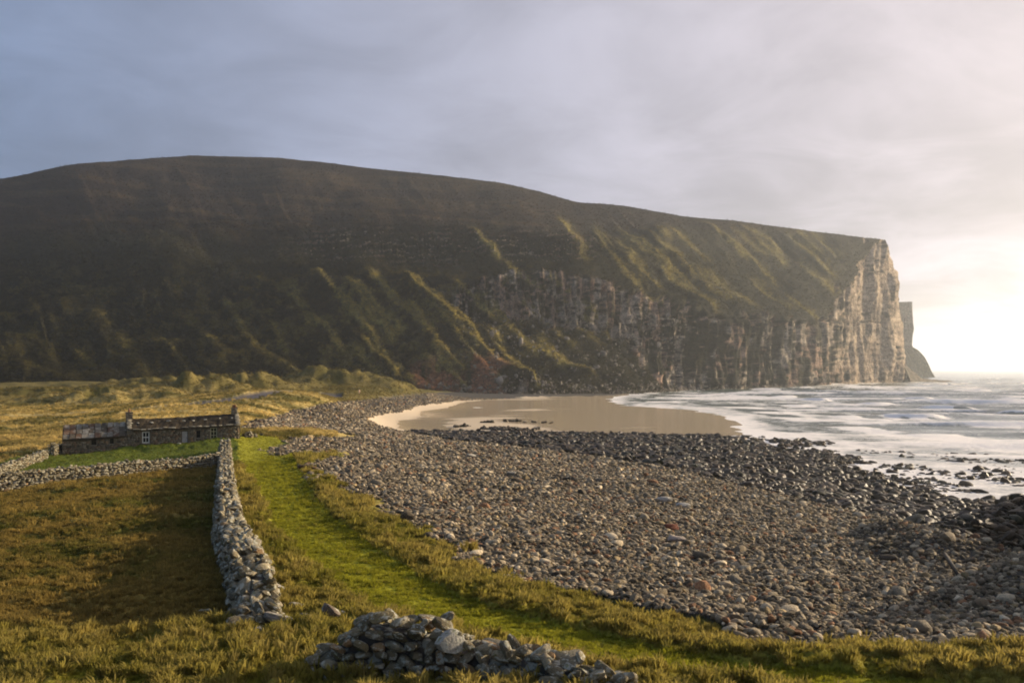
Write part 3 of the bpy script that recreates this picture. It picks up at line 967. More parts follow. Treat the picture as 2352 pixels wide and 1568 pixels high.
surf = sstep(4.5, 0.6, dep) * sstep(1150, 700, SDD)
foam = 0.40 * surf + 0.7 * crest * sstep(1600, 600, SDD) * sstep(0.2, 1.2, dep) + 1.1 * brk - 0.35 * face + 0.22 * sstep(0.5, 0.0, dep)
# lace of foam at the edge, calm milky water between the boulders near the right hand shore
foam = foam + 0.12 * (SDD < 330)
foam = np.where(SDD > 1000, np.maximum(foam, 0.22 + 0.45 * crest * sstep(2600, 1200, SDD)), foam)
gi = np.arange(SX.size).reshape(SX.shape)
q = np.stack([gi[:-1, :-1], gi[1:, :-1], gi[1:, 1:], gi[:-1, 1:]], -1).reshape(-1, 4)[:, ::-1]
o = mesh_obj('sea', np.stack([SX.ravel(), SY.ravel(), sz.ravel()], -1), q, MAT_SEA, smooth=True, attrs={'foam': foam.ravel()})
tag(o, 'pale foaming sea with breaking waves filling the bay', kind='structure')

# ------------------------------------------------------------------ haze: one closed box of thin air round everything
MAT_HAZE = bpy.data.materials.new('haze_air')
MAT_HAZE.use_nodes = True
nt = NT(MAT_HAZE.node_tree)
out = nt.add('ShaderNodeOutputMaterial')
pv = nt.add('ShaderNodeVolumePrincipled')
pv.inputs['Color'].default_value = (0.86, 0.92, 0.98, 1)
pv.inputs['Density'].default_value = 0.00009
pv.inputs['Anisotropy'].default_value = 0.6
nt.link(pv.outputs[0], out.inputs['Volume'])
bx = 15500.0
hv = [(sx * bx, sy * bx, sz_) for sz_ in (-40.0, 420.0) for sx, sy in ((-1, -1), (1, -1), (1, 1), (-1, 1))]
o = mesh_obj('haze', hv, [(3, 2, 1, 0), (4, 5, 6, 7), (0, 1, 5, 4), (1, 2, 6, 5), (2, 3, 7, 6), (3, 0, 4, 7)], MAT_HAZE)
tag(o, 'thin warm sea haze lying over the bay', kind='stuff')


# ------------------------------------------------------------------ stones
def ico(sub):
    bm = bmesh.new()
    bmesh.ops.create_icosphere(bm, subdivisions=sub, radius=1.0)
    v = np.array([x.co[:] for x in bm.verts])
    f = np.array([[y.index for y in x.verts] for x in bm.faces])
    bm.free()
    return v, f


ICO1, ICO2 = ico(1), ico(2)


def rock_shape(seed, sub=2, blocky=0.5, cuts=5, nz=0.022):
    r = np.random.default_rng(seed)
    v, f = ICO2 if sub == 2 else ICO1
    v = v.copy()
    v = np.sign(v) * np.abs(v) ** (1 - 0.35 * blocky)
    for _ in range(cuts):
        n = r.normal(size=3); n /= np.linalg.norm(n)
        d = r.uniform(0.5, 0.88)
        k = v @ n
        v = v - np.outer(np.maximum(k - d, 0), n) * 0.9
    v = v + r.normal(size=v.shape) * nz
    v = v * np.array([1.0, r.uniform(0.75, 1.0), r.uniform(0.6, 0.85)])
    return v, f


def proto_meshes(tagname, n, sub, blocky, cuts, mat, seed0, nz=0.022):
    out = []
    for i in range(n):
        v, f = rock_shape(seed0 + i, sub, blocky, cuts, nz)
        me = bpy.data.meshes.new(tagname)
        me.from_pydata(v.tolist(), [], f.tolist())
        me.polygons.foreach_set('use_smooth', np.ones(len(me.polygons), bool))
        me.set_sharp_from_angle(angle=math.radians(33))
        me.materials.append(mat)
        out.append(me)
    return out


def put_obj(name, me, loc, rot, scl, color, parent=None):
    o = bpy.data.objects.new(name, me)
    o.location = loc
    o.rotation_euler = rot
    o.scale = scl
    o.color = (*color, 1.0)
    COL.objects.link(o)
    if parent: o.parent = parent
    return o


def scatter(name, pts, rot, scl, tint, protos, mat, label, parent=None):
    """one object whose geometry nodes set the proto meshes on its points"""
    n = len(pts)
    me = bpy.data.meshes.new(name)
    me.vertices.add(n)
    me.vertices.foreach_set('co', np.asarray(pts, np.float32).ravel())
    a = me.attributes.new('rot', 'FLOAT_VECTOR', 'POINT'); a.data.foreach_set('vector', np.asarray(rot, np.float32).ravel())
    a = me.attributes.new('scl', 'FLOAT_VECTOR', 'POINT'); a.data.foreach_set('vector', np.asarray(scl, np.float32).ravel())
    a = me.attributes.new('tint', 'FLOAT_COLOR', 'POINT')
    a.data.foreach_set('color', np.concatenate([tint, np.ones((n, 1))], 1).astype(np.float32).ravel())
    a = me.attributes.new('pick', 'INT', 'POINT'); a.data.foreach_set('value', RNG.integers(0, len(protos), n).astype(np.int32))
    me.materials.append(mat)
    o = bpy.data.objects.new(name, me)
    COL.objects.link(o)
    g = bpy.data.node_groups.new(name, 'GeometryNodeTree')
    g.interface.new_socket('Geometry', in_out='INPUT', socket_type='NodeSocketGeometry')
    g.interface.new_socket('Geometry', in_out='OUTPUT', socket_type='NodeSocketGeometry')
    N = g.nodes; Lk = g.links
    gi_, go = N.new('NodeGroupInput'), N.new('NodeGroupOutput')
    join = N.new('GeometryNodeJoinGeometry')
    for p in protos:
        oi = N.new('GeometryNodeObjectInfo')
        oi.inputs['Object'].default_value = p
        oi.inputs['As Instance'].default_value = False
        sm = N.new('GeometryNodeSetMaterial')
        sm.inputs['Material'].default_value = mat
        ti = N.new('GeometryNodeGeometryToInstance')
        Lk.new(oi.outputs['Geometry'], sm.inputs['Geometry'])
        Lk.new(sm.outputs[0], ti.inputs[0])
        Lk.new(ti.outputs[0], join.inputs[0])
    iop = N.new('GeometryNodeInstanceOnPoints')
    iop.inputs['Pick Instance'].default_value = True

    def named(nm, typ):
        x = N.new('GeometryNodeInputNamedAttribute')
        x.data_type = typ
        x.inputs['Name'].default_value = nm
        return [s for s in x.outputs if s.enabled and s.name == 'Attribute'][0]
    e2r = N.new('FunctionNodeEulerToRotation')
    Lk.new(gi_.outputs[0], iop.inputs['Points'])
    Lk.new(join.outputs[0], iop.inputs['Instance'])
    Lk.new(named('pick', 'INT'), iop.inputs['Instance Index'])
    Lk.new(named('rot', 'FLOAT_VECTOR'), e2r.inputs[0])
    Lk.new(e2r.outputs[0], iop.inputs['Rotation'])
    Lk.new(named('scl', 'FLOAT_VECTOR'), iop.inputs['Scale'])
    Lk.new(iop.outputs[0], go.inputs[0])
    md = o.modifiers.new('scatter', 'NODES')
    md.node_group = g
    if parent: o.parent = parent
    return tag(o, label, kind='stuff')


def sector_points(d0, d1, a0, a1, dens):
    area = 0.5 * (d1 ** 2 - d0 ** 2) * math.radians(a1 - a0)
    n = int(area * dens)
    d = np.sqrt(RNG.uniform(d0 ** 2, d1 ** 2, n))
    a = np.radians(RNG.uniform(a0, a1, n))
    return np.sin(a) * d, np.cos(a) * d


STONE_COLS = np.array([[0.30, 0.28, 0.25], [0.21, 0.19, 0.165], [0.135, 0.12, 0.10], [0.40, 0.37, 0.33], [0.22, 0.13, 0.085], [0.25, 0.21, 0.14], [0.085, 0.075, 0.065]])
STONE_COLS = STONE_COLS * np.array([0.96, 0.83, 0.60])
STONE_P = np.array([0.2, 0.22, 0.22, 0.11, 0.06, 0.09, 0.10])
STONE_NAMES = ['light grey', 'mid grey', 'dark grey-brown', 'pale', 'reddish brown', 'buff', 'near black']
WET_COLS = np.array([[0.034, 0.023, 0.011], [0.045, 0.031, 0.014], [0.055, 0.034, 0.016], [0.026, 0.024, 0.010]])

dry_xyz, wet_xyz = [], []
for (d0, d1, a0, a1, dens, rm, sg) in ((17, 48, -12, 46, 56, 0.059, 0.55), (48, 85, -18, 42, 32, 0.074, 0.52), (85, 150, -20, 38, 11.0, 0.115, 0.48),
                                       (150, 260, -18, 31, 4.2, 0.175, 0.42), (260, 420, -16, 18, 1.3, 0.30, 0.38), (420, 640, -12, 0, 0.7, 0.36, 0.3)):
    x, y = sector_points(d0, d1, a0, a1, dens)
    z0 = base_height(x, y)
    zn, px, py, dp = zones(x, y, z0)
    z = z0 + detail(x, y, zn, dp)
    r = np.exp(RNG.normal(math.log(rm), sg, len(x))).clip(rm * 0.45, rm * 3.2)
    m = (zn == 3)
    jw = (fbm(x / 6, y / 8, 140, 3) - 0.5) * 30
    wet = in_poly(px + jw * 2, py + jw * 0.5, WET) & m
    dry = m & ~wet & (z0 > 0.35)
    wet = wet | ((zn == 4) & in_poly(px, py, [(1150, 1058), (1330, 1051), (1450, 1060), (1320, 1078), (1110, 1081)]) & (fbm(x / 22, y / 9, 142, 3) > 0.66))
    dry_xyz.append(np.stack([x, y, z, r], 1)[dry])
    wet_xyz.append(np.stack([x, y, z, r, z0], 1)[wet & (y < 420)])
dry = np.concatenate(dry_xyz)
wet = np.concatenate(wet_xyz)
# boulders of the wet band are bigger and thin out where the water stands over them
keep = RNG.uniform(size=len(wet)) < np.where(wet[:, 4] > 0.25, 0.55, 0.30 * np.exp(np.minimum(wet[:, 4], 0) * 1.6) * sstep(0.42, 0.62, fbm(wet[:, 0] / 9, wet[:, 1] / 12, 141, 3)) * 2.2)
wet = wet[keep]
wet[:, 3] = np.clip(wet[:, 3] * RNG.uniform(1.3, 2.8, len(wet)), 0.15, 1.0)
wet[:, 2] = np.maximum(wet[:, 2], -0.35)
# a few larger stones all over the dry beach
big = RNG.uniform(size=len(dry)) < 0.012
dry[big, 3] *= RNG.uniform(1.5, 2.3, big.sum())
dry[:, 3] = np.minimum(dry[:, 3], 0.55)


def make_beach(arr, name, cols, probs, mat_obj, mat_ins, n_ind, cat, group, labels, mass_name, mass_label, seed0):
    n = len(arr)
    ci = RNG.choice(len(cols), n, p=probs)
    tint = cols[ci] * np.exp(RNG.normal(0, 0.32, (n, 1)))  # random stone tones, spread wide so bright ones stand for glints
    rot = np.stack([RNG.normal(0, 0.3, n), RNG.normal(0, 0.3, n), RNG.uniform(0, 6.28, n)], 1)
    r = arr[:, 3]
    scl = np.stack([r * RNG.uniform(0.95, 1.5, n), r * RNG.uniform(0.8, 1.1, n), r * RNG.uniform(0.7, 1.05, n)], 1)
    pos = arr[:, :3].copy()
    pos[:, 2] += r * 0.28
    px, py = pixels(pos[:, 0], pos[:, 1], pos[:, 2])
    vis = (px > 0) & (px < 2560) & (py < 1700) & (py > 950)
    size = np.where(vis, r / arr[:, 1], 0)
    order = np.argsort(-size)
    ind = order[:n_ind]
    protos = proto_meshes(name, 10, 2, 0.5, 5, mat_obj, seed0, 0.03)
    objs = []
    for k, i in enumerate(ind):
        o = put_obj(name, protos[k % 10], pos[i], rot[i], scl[i], tint[i])
        tag(o, labels(ci[i], px[i], py[i], arr[i], scl[i]), cat, group)
        objs.append(o)
    rest = order[n_ind:]
    scatter(mass_name, pos[rest], rot[rest], scl[rest], tint[rest], objs[:10], mat_ins, mass_label)
    return objs


def shape_word(sc_):
    if sc_[0] > 1.42 * sc_[1]: return 'long'
    if sc_[2] < 0.82 * sc_[1]: return 'flattish'
    return 'rounded'


def dry_label(c, px, py, a, sc_):
    col = STONE_NAMES[c]
    if px > 2420: w_ = 'at the far right edge of the stony beach'
    elif px > 2100: w_ = 'on the stony bank at the far right of the beach'
    elif py > 1560: w_ = 'just beyond the lower grass verge'
    elif a[1] < 40: w_ = 'close to the grass edge of the stony beach'
    else: w_ = ('out on the open stony beach beyond the field wall' if a[1] > 60 else 'in the middle of the stony beach')
    return f'{col} {shape_word(sc_)} stone lying {w_}'


def wet_label(c, px, py, a, sc_):
    tone = ['dark brown', 'brown', 'reddish dark', 'greenish black'][c]
    if a[4] < 0.2: return f'wet {tone} {shape_word(sc_)} boulder standing in the shallow surf'
    if px > 2200: return f'wet {tone} {shape_word(sc_)} boulder at the ' + ('lower' if py > 1290 else 'upper') + ' water edge on the right'
    return f'wet {tone} {shape_word(sc_)} boulder in the ' + ('left part' if px < 1500 else 'middle' if px < 1950 else 'right part') + ' of the dark stone band'


DRY_OBJ = make_beach(dry, 'beach_stone', STONE_COLS, STONE_P, MAT_ST_OBJ, MAT_ST_INS, 290, 'stone', 'loose stones of the dry beach', dry_label,
                     'beach_stones', 'thousands of smaller grey rounded stones covering the beach', 300)
WET_OBJ = make_beach(wet, 'wet_boulder', WET_COLS, [0.3, 0.3, 0.2, 0.2], MAT_WET_OBJ, MAT_WET_INS, 290, 'boulder', 'wet dark boulders along the tide line', wet_label,
                     'wet_stones', 'mass of wet dark stones between grey beach and sand', 400)
print('stones', len(dry), len(wet))

# rocks strewn on the hill's lower slope and along its foot
hp = HILL_P.reshape(-1, 3); hpx = HILL_PX.ravel(); hpy = HILL_PY.ravel()
cand = np.where((hpx > 1150) & (hpx < 1720) & (hpy > 790) & (hpy < 985))[0]
sel = RNG.choice(cand, 900)
cand2 = np.where((hpx > 1060) & (hpx < 2080) & (hpy > 962) & (hpy < 990))[0]
sel2 = RNG.choice(cand2, 900)
cand3 = np.where((hpx > 760) & (hpx < 1420) & (hpy > 585) & (hpy < 650))[0]
sel3 = RNG.choice(cand3, 300)
ss = np.concatenate([sel, sel2, sel3])
sp = hp[ss]
sr = np.concatenate([np.exp(RNG.normal(-0.25, 0.5, 900)), np.exp(RNG.normal(-0.35, 0.45, 900)), np.exp(RNG.normal(-0.6, 0.4, 300))]).clip(0.4, 4)
sp[:, 1] -= sr * 0.4
sr3 = np.stack([sr * 1.3, sr, sr * 0.9], 1)
srot = RNG.uniform(0, 6.28, (len(ss), 3))
stint = np.array([0.24, 0.205, 0.16]) * RNG.uniform(0.4, 1.2, (len(ss), 1))
scatter('scree', sp, srot, sr3, stint, DRY_OBJ[:10], MAT_SCREE, 'pale fallen rocks strewn on the slope under the cliff')

# ------------------------------------------------------------------ grass tufts
MAT_BLADE, nt, b = material('grass_blade')
nt.link(attr_col(nt, 'tint', 'INSTANCER'), b.inputs['Base Color'])
b.inputs['Roughness'].default_value = 0.8
b.inputs['Specular IOR Level'].default_value = 0.1
tr = nt.add('ShaderNodeBsdfTranslucent')
nt.link(attr_col(nt, 'tint', 'INSTANCER'), tr.inputs['Color'])
mx = nt.add('ShaderNodeMixShader')
mx.inputs[0].default_value = 0.5
nt.link(b.outputs[0], mx.inputs[1]); nt.link(tr.outputs[0], mx.inputs[2])
nt.link(mx.outputs[0], [n for n in nt.n if n.type == 'OUTPUT_MATERIAL'][0].inputs['Surface'])
MAT_BLADE_S = plain('grass_blade_single', (0.12, 0.12, 0.02), 0.8, 0.3)


def tuft_mesh(seed, n=16, h=1.0, spread=0.5):
    r = np.random.default_rng(seed)
    vs, fs = [], []
    for i in range(n):
        a = r.uniform(0, 6.28); rad = spread * math.sqrt(r.uniform()) * 0.6
        x, y = rad * math.cos(a), rad * math.sin(a)
        ln = h * r.uniform(0.6, 1.1)
        b_ = r.uniform(0.25, 0.9)
        dx, dy = math.cos(a + r.normal(0, 0.5)) * b_ * ln * 0.6, math.sin(a + r.normal(0, 0.5)) * b_ * ln * 0.6
        wa = r.uniform(0, 6.28); wv = 0.045
        wx, wy = math.cos(wa) * wv, math.sin(wa) * wv
        k = len(vs)
        vs += [(x - wx, y - wy, -0.1), (x + wx, y + wy, -0.1),
               (x + dx * 0.4 - wx * 0.8, y + dy * 0.4 - wy * 0.8, ln * 0.6), (x + dx * 0.4 + wx * 0.8, y + dy * 0.4 + wy * 0.8, ln * 0.6),
               (x + dx, y + dy, ln * (1 - 0.35 * b_))]
        fs += [(k, k + 1, k + 3, k + 2), (k + 2, k + 3, k + 4)]
    return vs, fs


TUFTS = []
for i in range(5):
    v, f = tuft_mesh(500 + i)
    p = [(560, 1640), (700, 1650), (1500, 1600), (1900, 1620), (380, 1640)][i]
    x, y, z = hit(p[0], p[1])
    o = mesh_obj('grass_tuft', v, f, MAT_BLADE_S)
    o.location = (x, y, z); o.scale = (0.2, 0.2, 0.2)
    tag(o, 'small green grass tuft in the near grass', kind='stuff', group='tufts in the near grass')
    TUFTS.append(o)

gp, gs, gt = [], [], []
for (d0, d1, a0, a1, dens, k) in ((12, 34, -38, 44, 95, 1.0), (34, 60, -36, 10, 42, 1.25), (60, 110, -34, -8, 12, 1.8), (110, 190, -29, -10, 3.0, 2.6), (190, 560, -29, -2, 0.5, 2.6)):
    x, y = sector_points(d0, d1, a0, a1, dens)
    z, zn, px, py, dp = ground(x, y)
    L = lumps(x, y)
    ok = np.isin(zn, (0, 1, 2, 6))
    lawn = (y > 100) & (y < 140) & (x < -28) & (x > -60)
    hgt = np.where(zn == 1, 0.05 + 0.05 * fbm(x / 0.8, y / 0.8, 88, 2), np.where(zn == 2, 0.105, 0.098)) * (0.35 + 1.2 * L) * k * RNG.uniform(0.7, 1.4, len(x))
    hgt = hgt * (1 + 0.5 * sstep(0.68, 0.85, L) * (zn == 0))
    hgt = np.where(zn == 6, 0.2 * k, hgt)
    hgt = np.where(lawn, 0.05 * k, hgt)
    c = land_tint(x, y, z, zn, dp) * RNG.uniform(0.75, 1.45, (len(x), 1))
    tip = RNG.uniform(size=(len(x), 1)) < np.where(zn == 1, 0.03, 0.22)[:, None]
    c = np.where(tip, c * 0.5 + np.array([0.15, 0.115, 0.035]) * np.where(zn == 2, 0.6, 1.0)[:, None], c)
    gp.append(np.stack([x, y, z], 1)[ok]); gt.append(c[ok])
    wv = np.where(zn == 1, 1.8, 1.7)
    gs.append(np.stack([hgt * wv, hgt * wv, hgt], 1)[ok])
gp, gs, gt = np.concatenate(gp), np.concatenate(gs), np.concatenate(gt)
grot = np.stack([RNG.normal(0, 0.12, len(gp)), RNG.normal(-0.15, 0.12, len(gp)), RNG.uniform(0, 6.28, len(gp))], 1)
scatter('grass', gp, grot, gs, gt, TUFTS, MAT_BLADE, 'rough green and straw grass growing over meadow, path and field')
print('tufts', len(gp))

cand4 = np.where((hpx > -20) & (hpx < 2230) & (CLIFF.ravel() < 0.4) & (hpy > 380))[0]
s4 = RNG.choice(cand4, 90000)
h4 = hp[s4] + np.stack([RNG.normal(0, 0.8, 90000), RNG.normal(0, 1.5, 90000), np.zeros(90000)], 1)
k4 = RNG.uniform(0.5, 1.5, 90000) * np.where(hpy[s4] < 640, 0.9, 1.25)
t4 = ht.reshape(-1, 3)[s4] * RNG.uniform(0.7, 2.4, (90000, 1))
scatter('heather', h4, np.stack([RNG.normal(0.25, 0.15, 90000), RNG.normal(0, 0.15, 90000), RNG.uniform(0, 6.28, 90000)], 1), np.stack([k4 * 2.2, k4 * 2.2, k4], 1), t4, TUFTS, MAT_BLADE, 'dark heather and rough grass clumps covering the hillside')

# ------------------------------------------------------------------ dry stone walls
WALL_COLS = np.array([[0.27, 0.25, 0.21], [0.20, 0.185, 0.15], [0.33, 0.31, 0.27], [0.155, 0.14, 0.11], [0.27, 0.19, 0.12], [0.17, 0.15, 0.10]])
WALL_COLS = WALL_COLS * np.array([0.80, 0.71, 0.52])
WALL_P = [0.3, 0.22, 0.16, 0.14, 0.06, 0.12]
WSTONES = proto_meshes('stone', 14, 2, 0.75, 7, MAT_WALL_OBJ, 700)


def rot_mat(e):
    return np.array(Euler(e).to_matrix())


def build_wall(name, label, line, height, width, size, n_ind, seed, jitter=0.25, group='dry stone walls', core=True, ends=True, rank=None):
    """courses of loose stones on both faces and the top; the largest in the picture are parts of their own"""
    r = np.random.default_rng(seed)
    line = np.asarray(line, float)
    seg = np.linalg.norm(np.diff(line, axis=0), axis=1)
    cum = np.concatenate([[0], np.cumsum(seg)])
    L = cum[-1]
    px0, py0 = line[0]
    root = empty(name, (px0, py0, gz(px0, py0)))
    tag(root, label, 'wall', group)
    rows = []

    def at(s):
        s = min(max(s, 0), L)
        k = min(np.searchsorted(cum, s, 'right') - 1, len(seg) - 1)
        t = (s - cum[k]) / seg[k]
        p = line[k] * (1 - t) + line[k + 1] * t
        d = (line[k + 1] - line[k]) / seg[k]
        return p, d
    zs = {}
    samp = np.linspace(0, L, max(int(L / 0.8), 3))
    pts = np.array([at(s)[0] for s in samp])
    gzs = base_height(pts[:, 0], pts[:, 1])
    hs = np.array([height(s) for s in samp]) if callable(height) else np.full(len(samp), height)
    hs = hs * (0.9 + 0.25 * (fbm(samp / 2.3, samp * 0, seed, 3) - 0.4))
    s = 0.0
    kcourse = int(max(hs.max(), 0.4) / (size * 0.62)) + 1
    for k in range(kcourse):
        zc_ = (k + 0.45) * size * 0.62
        s = r.uniform(0, size)
        while s < L:
            h = np.interp(s, samp, hs)
            st = size * r.uniform(0.65, 1.5)
            if zc_ < h:
                wd_ = width * (1 - 0.35 * zc_ / max(h, 0.3))
                for side in (-1, 1):
                    p, d = at(s + st * 0.5 + r.normal(0, 0.04))
                    nrm = np.array([d[1], -d[0]]) * side
                    off = wd_ * 0.5 - size * 0.15 + r.normal(0, 0.045)
                    q = p + nrm * off
                    rows.append((q[0], q[1], np.interp(s, samp, gzs) + zc_ + r.normal(0, 0.03), st * 0.58, size * r.uniform(0.42, 0.6), size * r.uniform(0.36, 0.5), math.atan2(d[1], d[0])))
            s += st * 0.93
    # caps
    s = 0.0
    while s < L:
        h = np.interp(s, samp, hs)
        st = size * r.uniform(0.75, 1.5)
        p, d = at(s + st / 2)
        nrm = np.array([d[1], -d[0]])
        for off in ((-0.24, 0.0, 0.24) if width > 0.75 else (-0.15, 0.15)):
            q = p + nrm * (off * width + r.normal(0, 0.05))
            rows.append((q[0], q[1], np.interp(s, samp, gzs) + h + r.normal(0.02, 0.07), st * 0.6, size * r.uniform(0.4, 0.62), size * r.uniform(0.3, 0.5), math.atan2(d[1], d[0]) + r.normal(0, 0.4)))
        s += st * 0.95
    if ends:
        for s_ in (0.0,):
            p, d = at(s_)
            h = hs[0]
            zc_ = size * 0.3
            while zc_ < h:
                for off in np.arange(-width / 2, width / 2 + 0.01, size * 0.9):
                    q = p + np.array([d[1], -d[0]]) * (off + r.normal(0, 0.04))
                    rows.append((q[0], q[1], gzs[0] + zc_, size * 0.55, size * 0.45, size * 0.42, math.atan2(d[1], d[0]) + math.pi / 2 + r.normal(0, 0.3)))
                zc_ += size * 0.62
    A = np.array(rows)
    n = len(A)
    ci = r.choice(len(WALL_COLS), n, p=WALL_P)
    tint = WALL_COLS[ci] * r.uniform(0.75, 1.25, (n, 1))
    eul = np.stack([r.normal(0, jitter, n), r.normal(0, jitter, n), A[:, 6] + r.normal(0, jitter, n)], 1)
    px, py = pixels(A[:, 0], A[:, 1], A[:, 2])
    vis = (px > -10) & (px < 2570) & (py < 1720)
    ap = np.where(vis, A[:, 3] / A[:, 1], 0)
    # stones on the faces one can see: nearer the camera or higher
    ap = ap * (1 + 0.25 * (A[:, 2] - np.interp(A[:, 1], np.sort(pts[:, 1]), gzs[np.argsort(pts[:, 1])])))
    order = np.argsort(-ap)
    rx, ry, rz = root.location
    for k, i in enumerate(order[:n_ind]):
        put_obj('stone', WSTONES[k % 14], (A[i, 0] - rx, A[i, 1] - ry, A[i, 2] - rz), eul[i], A[i, 3:6], tint[i], root)
    rest = order[n_ind:]
    VS, FS, TS = [], [], []
    nv = 0
    for k, i in enumerate(rest):
        v, f = rock_shape(900 + k % 9, 2 if A[i, 1] < 60 else 1, 0.75, 5)
        v = (v * A[i, 3:6]) @ rot_mat(eul[i]).T + A[i, :3] - np.array([rx, ry, rz])
        VS.append(v); FS.append(f + nv); TS.append(np.repeat(tint[i][None], len(v), 0)); nv += len(v)
    if core:
        cv, cf = [], []
        for s_, p, g_, h in zip(samp, pts, gzs, hs):
            d = at(s_)[1]
            nrm = np.array([d[1], -d[0]])
            for off, zz_ in ((-0.36, -0.3), (-0.22, h * 0.9), (0.22, h * 0.9), (0.36, -0.3)):
                q = p + nrm * off * width
                cv.append((q[0] - rx, q[1] - ry, g_ + zz_ - rz))
        for j in range(len(samp) - 1):
            for k in range(4):
                a_, b2 = j * 4 + k, j * 4 + (k + 1) % 4
                cf.append((a_, b2, b2 + 4)); cf.append((a_, b2 + 4, a_ + 4))
        VS.append(np.array(cv)); FS.append(np.array(cf) + nv); TS.append(np.repeat(np.array([[0.07, 0.06, 0.05]]), len(cv), 0))
    o = mesh_obj('rubble', np.concatenate(VS), np.concatenate(FS), MAT_WALL_GEO, root, True, {'tint': np.concatenate(TS)})
    o.data.set_sharp_from_angle(angle=math.radians(33))
    o['kind'] = 'stuff'
    return root


long_h = lambda s: 0.35 + 1.0 * sstep(0.0, 3.0, s) if s < 14 else 1.35
build_wall('dry_stone_wall', 'long lichened dry stone wall running from the near grass to the cottage', WALL_LINE,
           lambda s: float(0.4 + 0.95 * sstep(0.0, 4.0, s)), 1.4 if False else 1.35, 0.40, 296, 41, 0.34)
ja = gpos(548, 1167, 10.15); jb = gpos(0, 1224, 9.9)
jdir = (jb - ja)[:2] / np.linalg.norm((jb - ja)[:2])
build_wall('dry_stone_wall', 'grey dry stone wall crossing below the cottage garden, seen face on', [ja[:2], jb[:2], jb[:2] + jdir * 12], 1.35, 0.8, 0.36, 290, 42, 0.25, ends=False)
la = gpos(-60, 1206, 9.9); lb = gpos(112, 1141, 9.6)
build_wall('dry_stone_wall', 'sunlit pale dry stone wall at the left edge leading to the cottage corner', [la[:2], lb[:2]], 1.15, 0.75, 0.34, 150, 43, 0.2, ends=False)
pa = gpos(130, 1136, 9.5); pb = gpos(152, 1128, 9.4)
build_wall('dry_stone_wall', 'short stub of wall with a tall end beside the gap at the cottage corner', [pa[:2], pb[:2]], lambda s: 1.55 if s < 1.2 else 1.1, 0.7, 0.34, 40, 44, 0.15)
fa = gpos(800, 1735, 14.1)
# near ruined wall: a high heap at its end, lower and broken to the right
fx0, fx1 = (790 - CX) / F * 18.6, (1430 - CX) / F * 17.2
build_wall('ruined_wall', 'near ruined stone wall heaped up at its end in the foreground', [(fx0, 18.9), (-1.2, 18.3), (0.6, 17.7), (fx1, 16.9), (fx1 + 1.2, 16.2)],
           lambda s: float(np.interp(s, [0, 0.5, 0.9, 1.6, 2.2, 2.6, 3.2, 4.2, 5.5, 6.4, 8.5], [0.55, 0.9, 1.3, 1.42, 1.2, 0.85, 0.75, 0.72, 0.62, 0.4, 0.3])),
           1.0, 0.30, 290, 45, 0.35)


# single stones
def boulder(px, py, size, color, label, rot=(0, 0, 0), mat=MAT_WALL_OBJ, sink=0.1, name='boulder', seed=0, blocky=0.6, z0=12.0, group=None, cat='boulder'):
    x, y, z = hit(px, py, z0)
    v, f = rock_shape(1200 + seed, 2, blocky, 6)
    me = bpy.data.meshes.new(name)
    me.from_pydata(v.tolist(), [], f.tolist())
    me.polygons.foreach_set('use_smooth', np.ones(len(me.polygons), bool))
    me.set_sharp_from_angle(angle=math.radians(33))
    me.materials.append(mat)
    o = put_obj(name, me, (x, y, z + size[2] * (1 - 2 * sink)), rot, size, color)
    tag(o, label, cat, group)
    return o


grp = 'stones fallen from the end of the long wall'
boulder(691, 1488, (0.36, 0.16, 0.17), (0.42, 0.38, 0.32), 'pale long stone leaning against the right side of the long wall', (0.2, 0.5, 0.3), seed=1, group=grp)
boulder(740, 1533, (0.24, 0.2, 0.19), (0.24, 0.22, 0.18), 'rounded grey boulder just right of the long wall end', (0, 0.1, 0.4), seed=2, group=grp)
boulder(762, 1556, (0.24, 0.18, 0.17), (0.17, 0.15, 0.12), 'dark boulder in front of the rounded grey one by the wall end', (0, 0.3, 1.0), seed=3, group=grp)
boulder(831, 1572, (0.30, 0.2, 0.24), (0.15, 0.115, 0.085), 'dark tilted slab standing alone between the wall end and the heap', (0.2, 0.75, 0.1), seed=4, blocky=0.9, group=grp, sink=0.1)
boulder(857, 1558, (0.1, 0.09, 0.09), (0.36, 0.34, 0.30), 'small pale stone behind the dark tilted slab', seed=5, group=grp)
boulder(784, 1570, (0.2, 0.13, 0.07), (0.40, 0.38, 0.34), 'flat pale stone left of the dark tilted slab', seed=6, group=grp)
boulder(760, 1592, (0.15, 0.1, 0.05), (0.42, 0.40, 0.35), 'thin pale slab low in the grass below the flat pale stone', seed=7, group=grp)
boulder(692, 1583, (0.40, 0.22, 0.20), (0.22, 0.19, 0.15), 'big wedge shaped slab at the very end of the long wall', (0.15, 0.2, 0.2), seed=8, blocky=0.9, group=grp)
boulder(646, 1606, (0.15, 0.12, 0.15), (0.26, 0.25, 0.24), 'squarish blue-grey stone half sunk in grass below the wall end', seed=9, blocky=0.9, group=grp)
boulder(513, 1540, (0.2, 0.16, 0.12), (0.24, 0.21, 0.13), 'mossy stone in the shaded field left of the wall end', seed=10, group=grp)
boulder(660, 1560, (0.36, 0.2, 0.13), (0.28, 0.25, 0.2), 'long flat stone crossing the foot of the wall end', (0.05, 0.1, -0.2), seed=11, blocky=0.8, group=grp)
bo = boulder(1115, 1650, (0.30, 0.27, 0.30), (0.33, 0.31, 0.26), 'biggest rounded boulder on top of the near ruined wall', (0.1, 0.1, 0.3), seed=12, blocky=0.45)
bo.location = gpos(1122, 1603, CZ - 17.8 * (1603 - HY) / F)
grp = 'larger stones out on the beach'
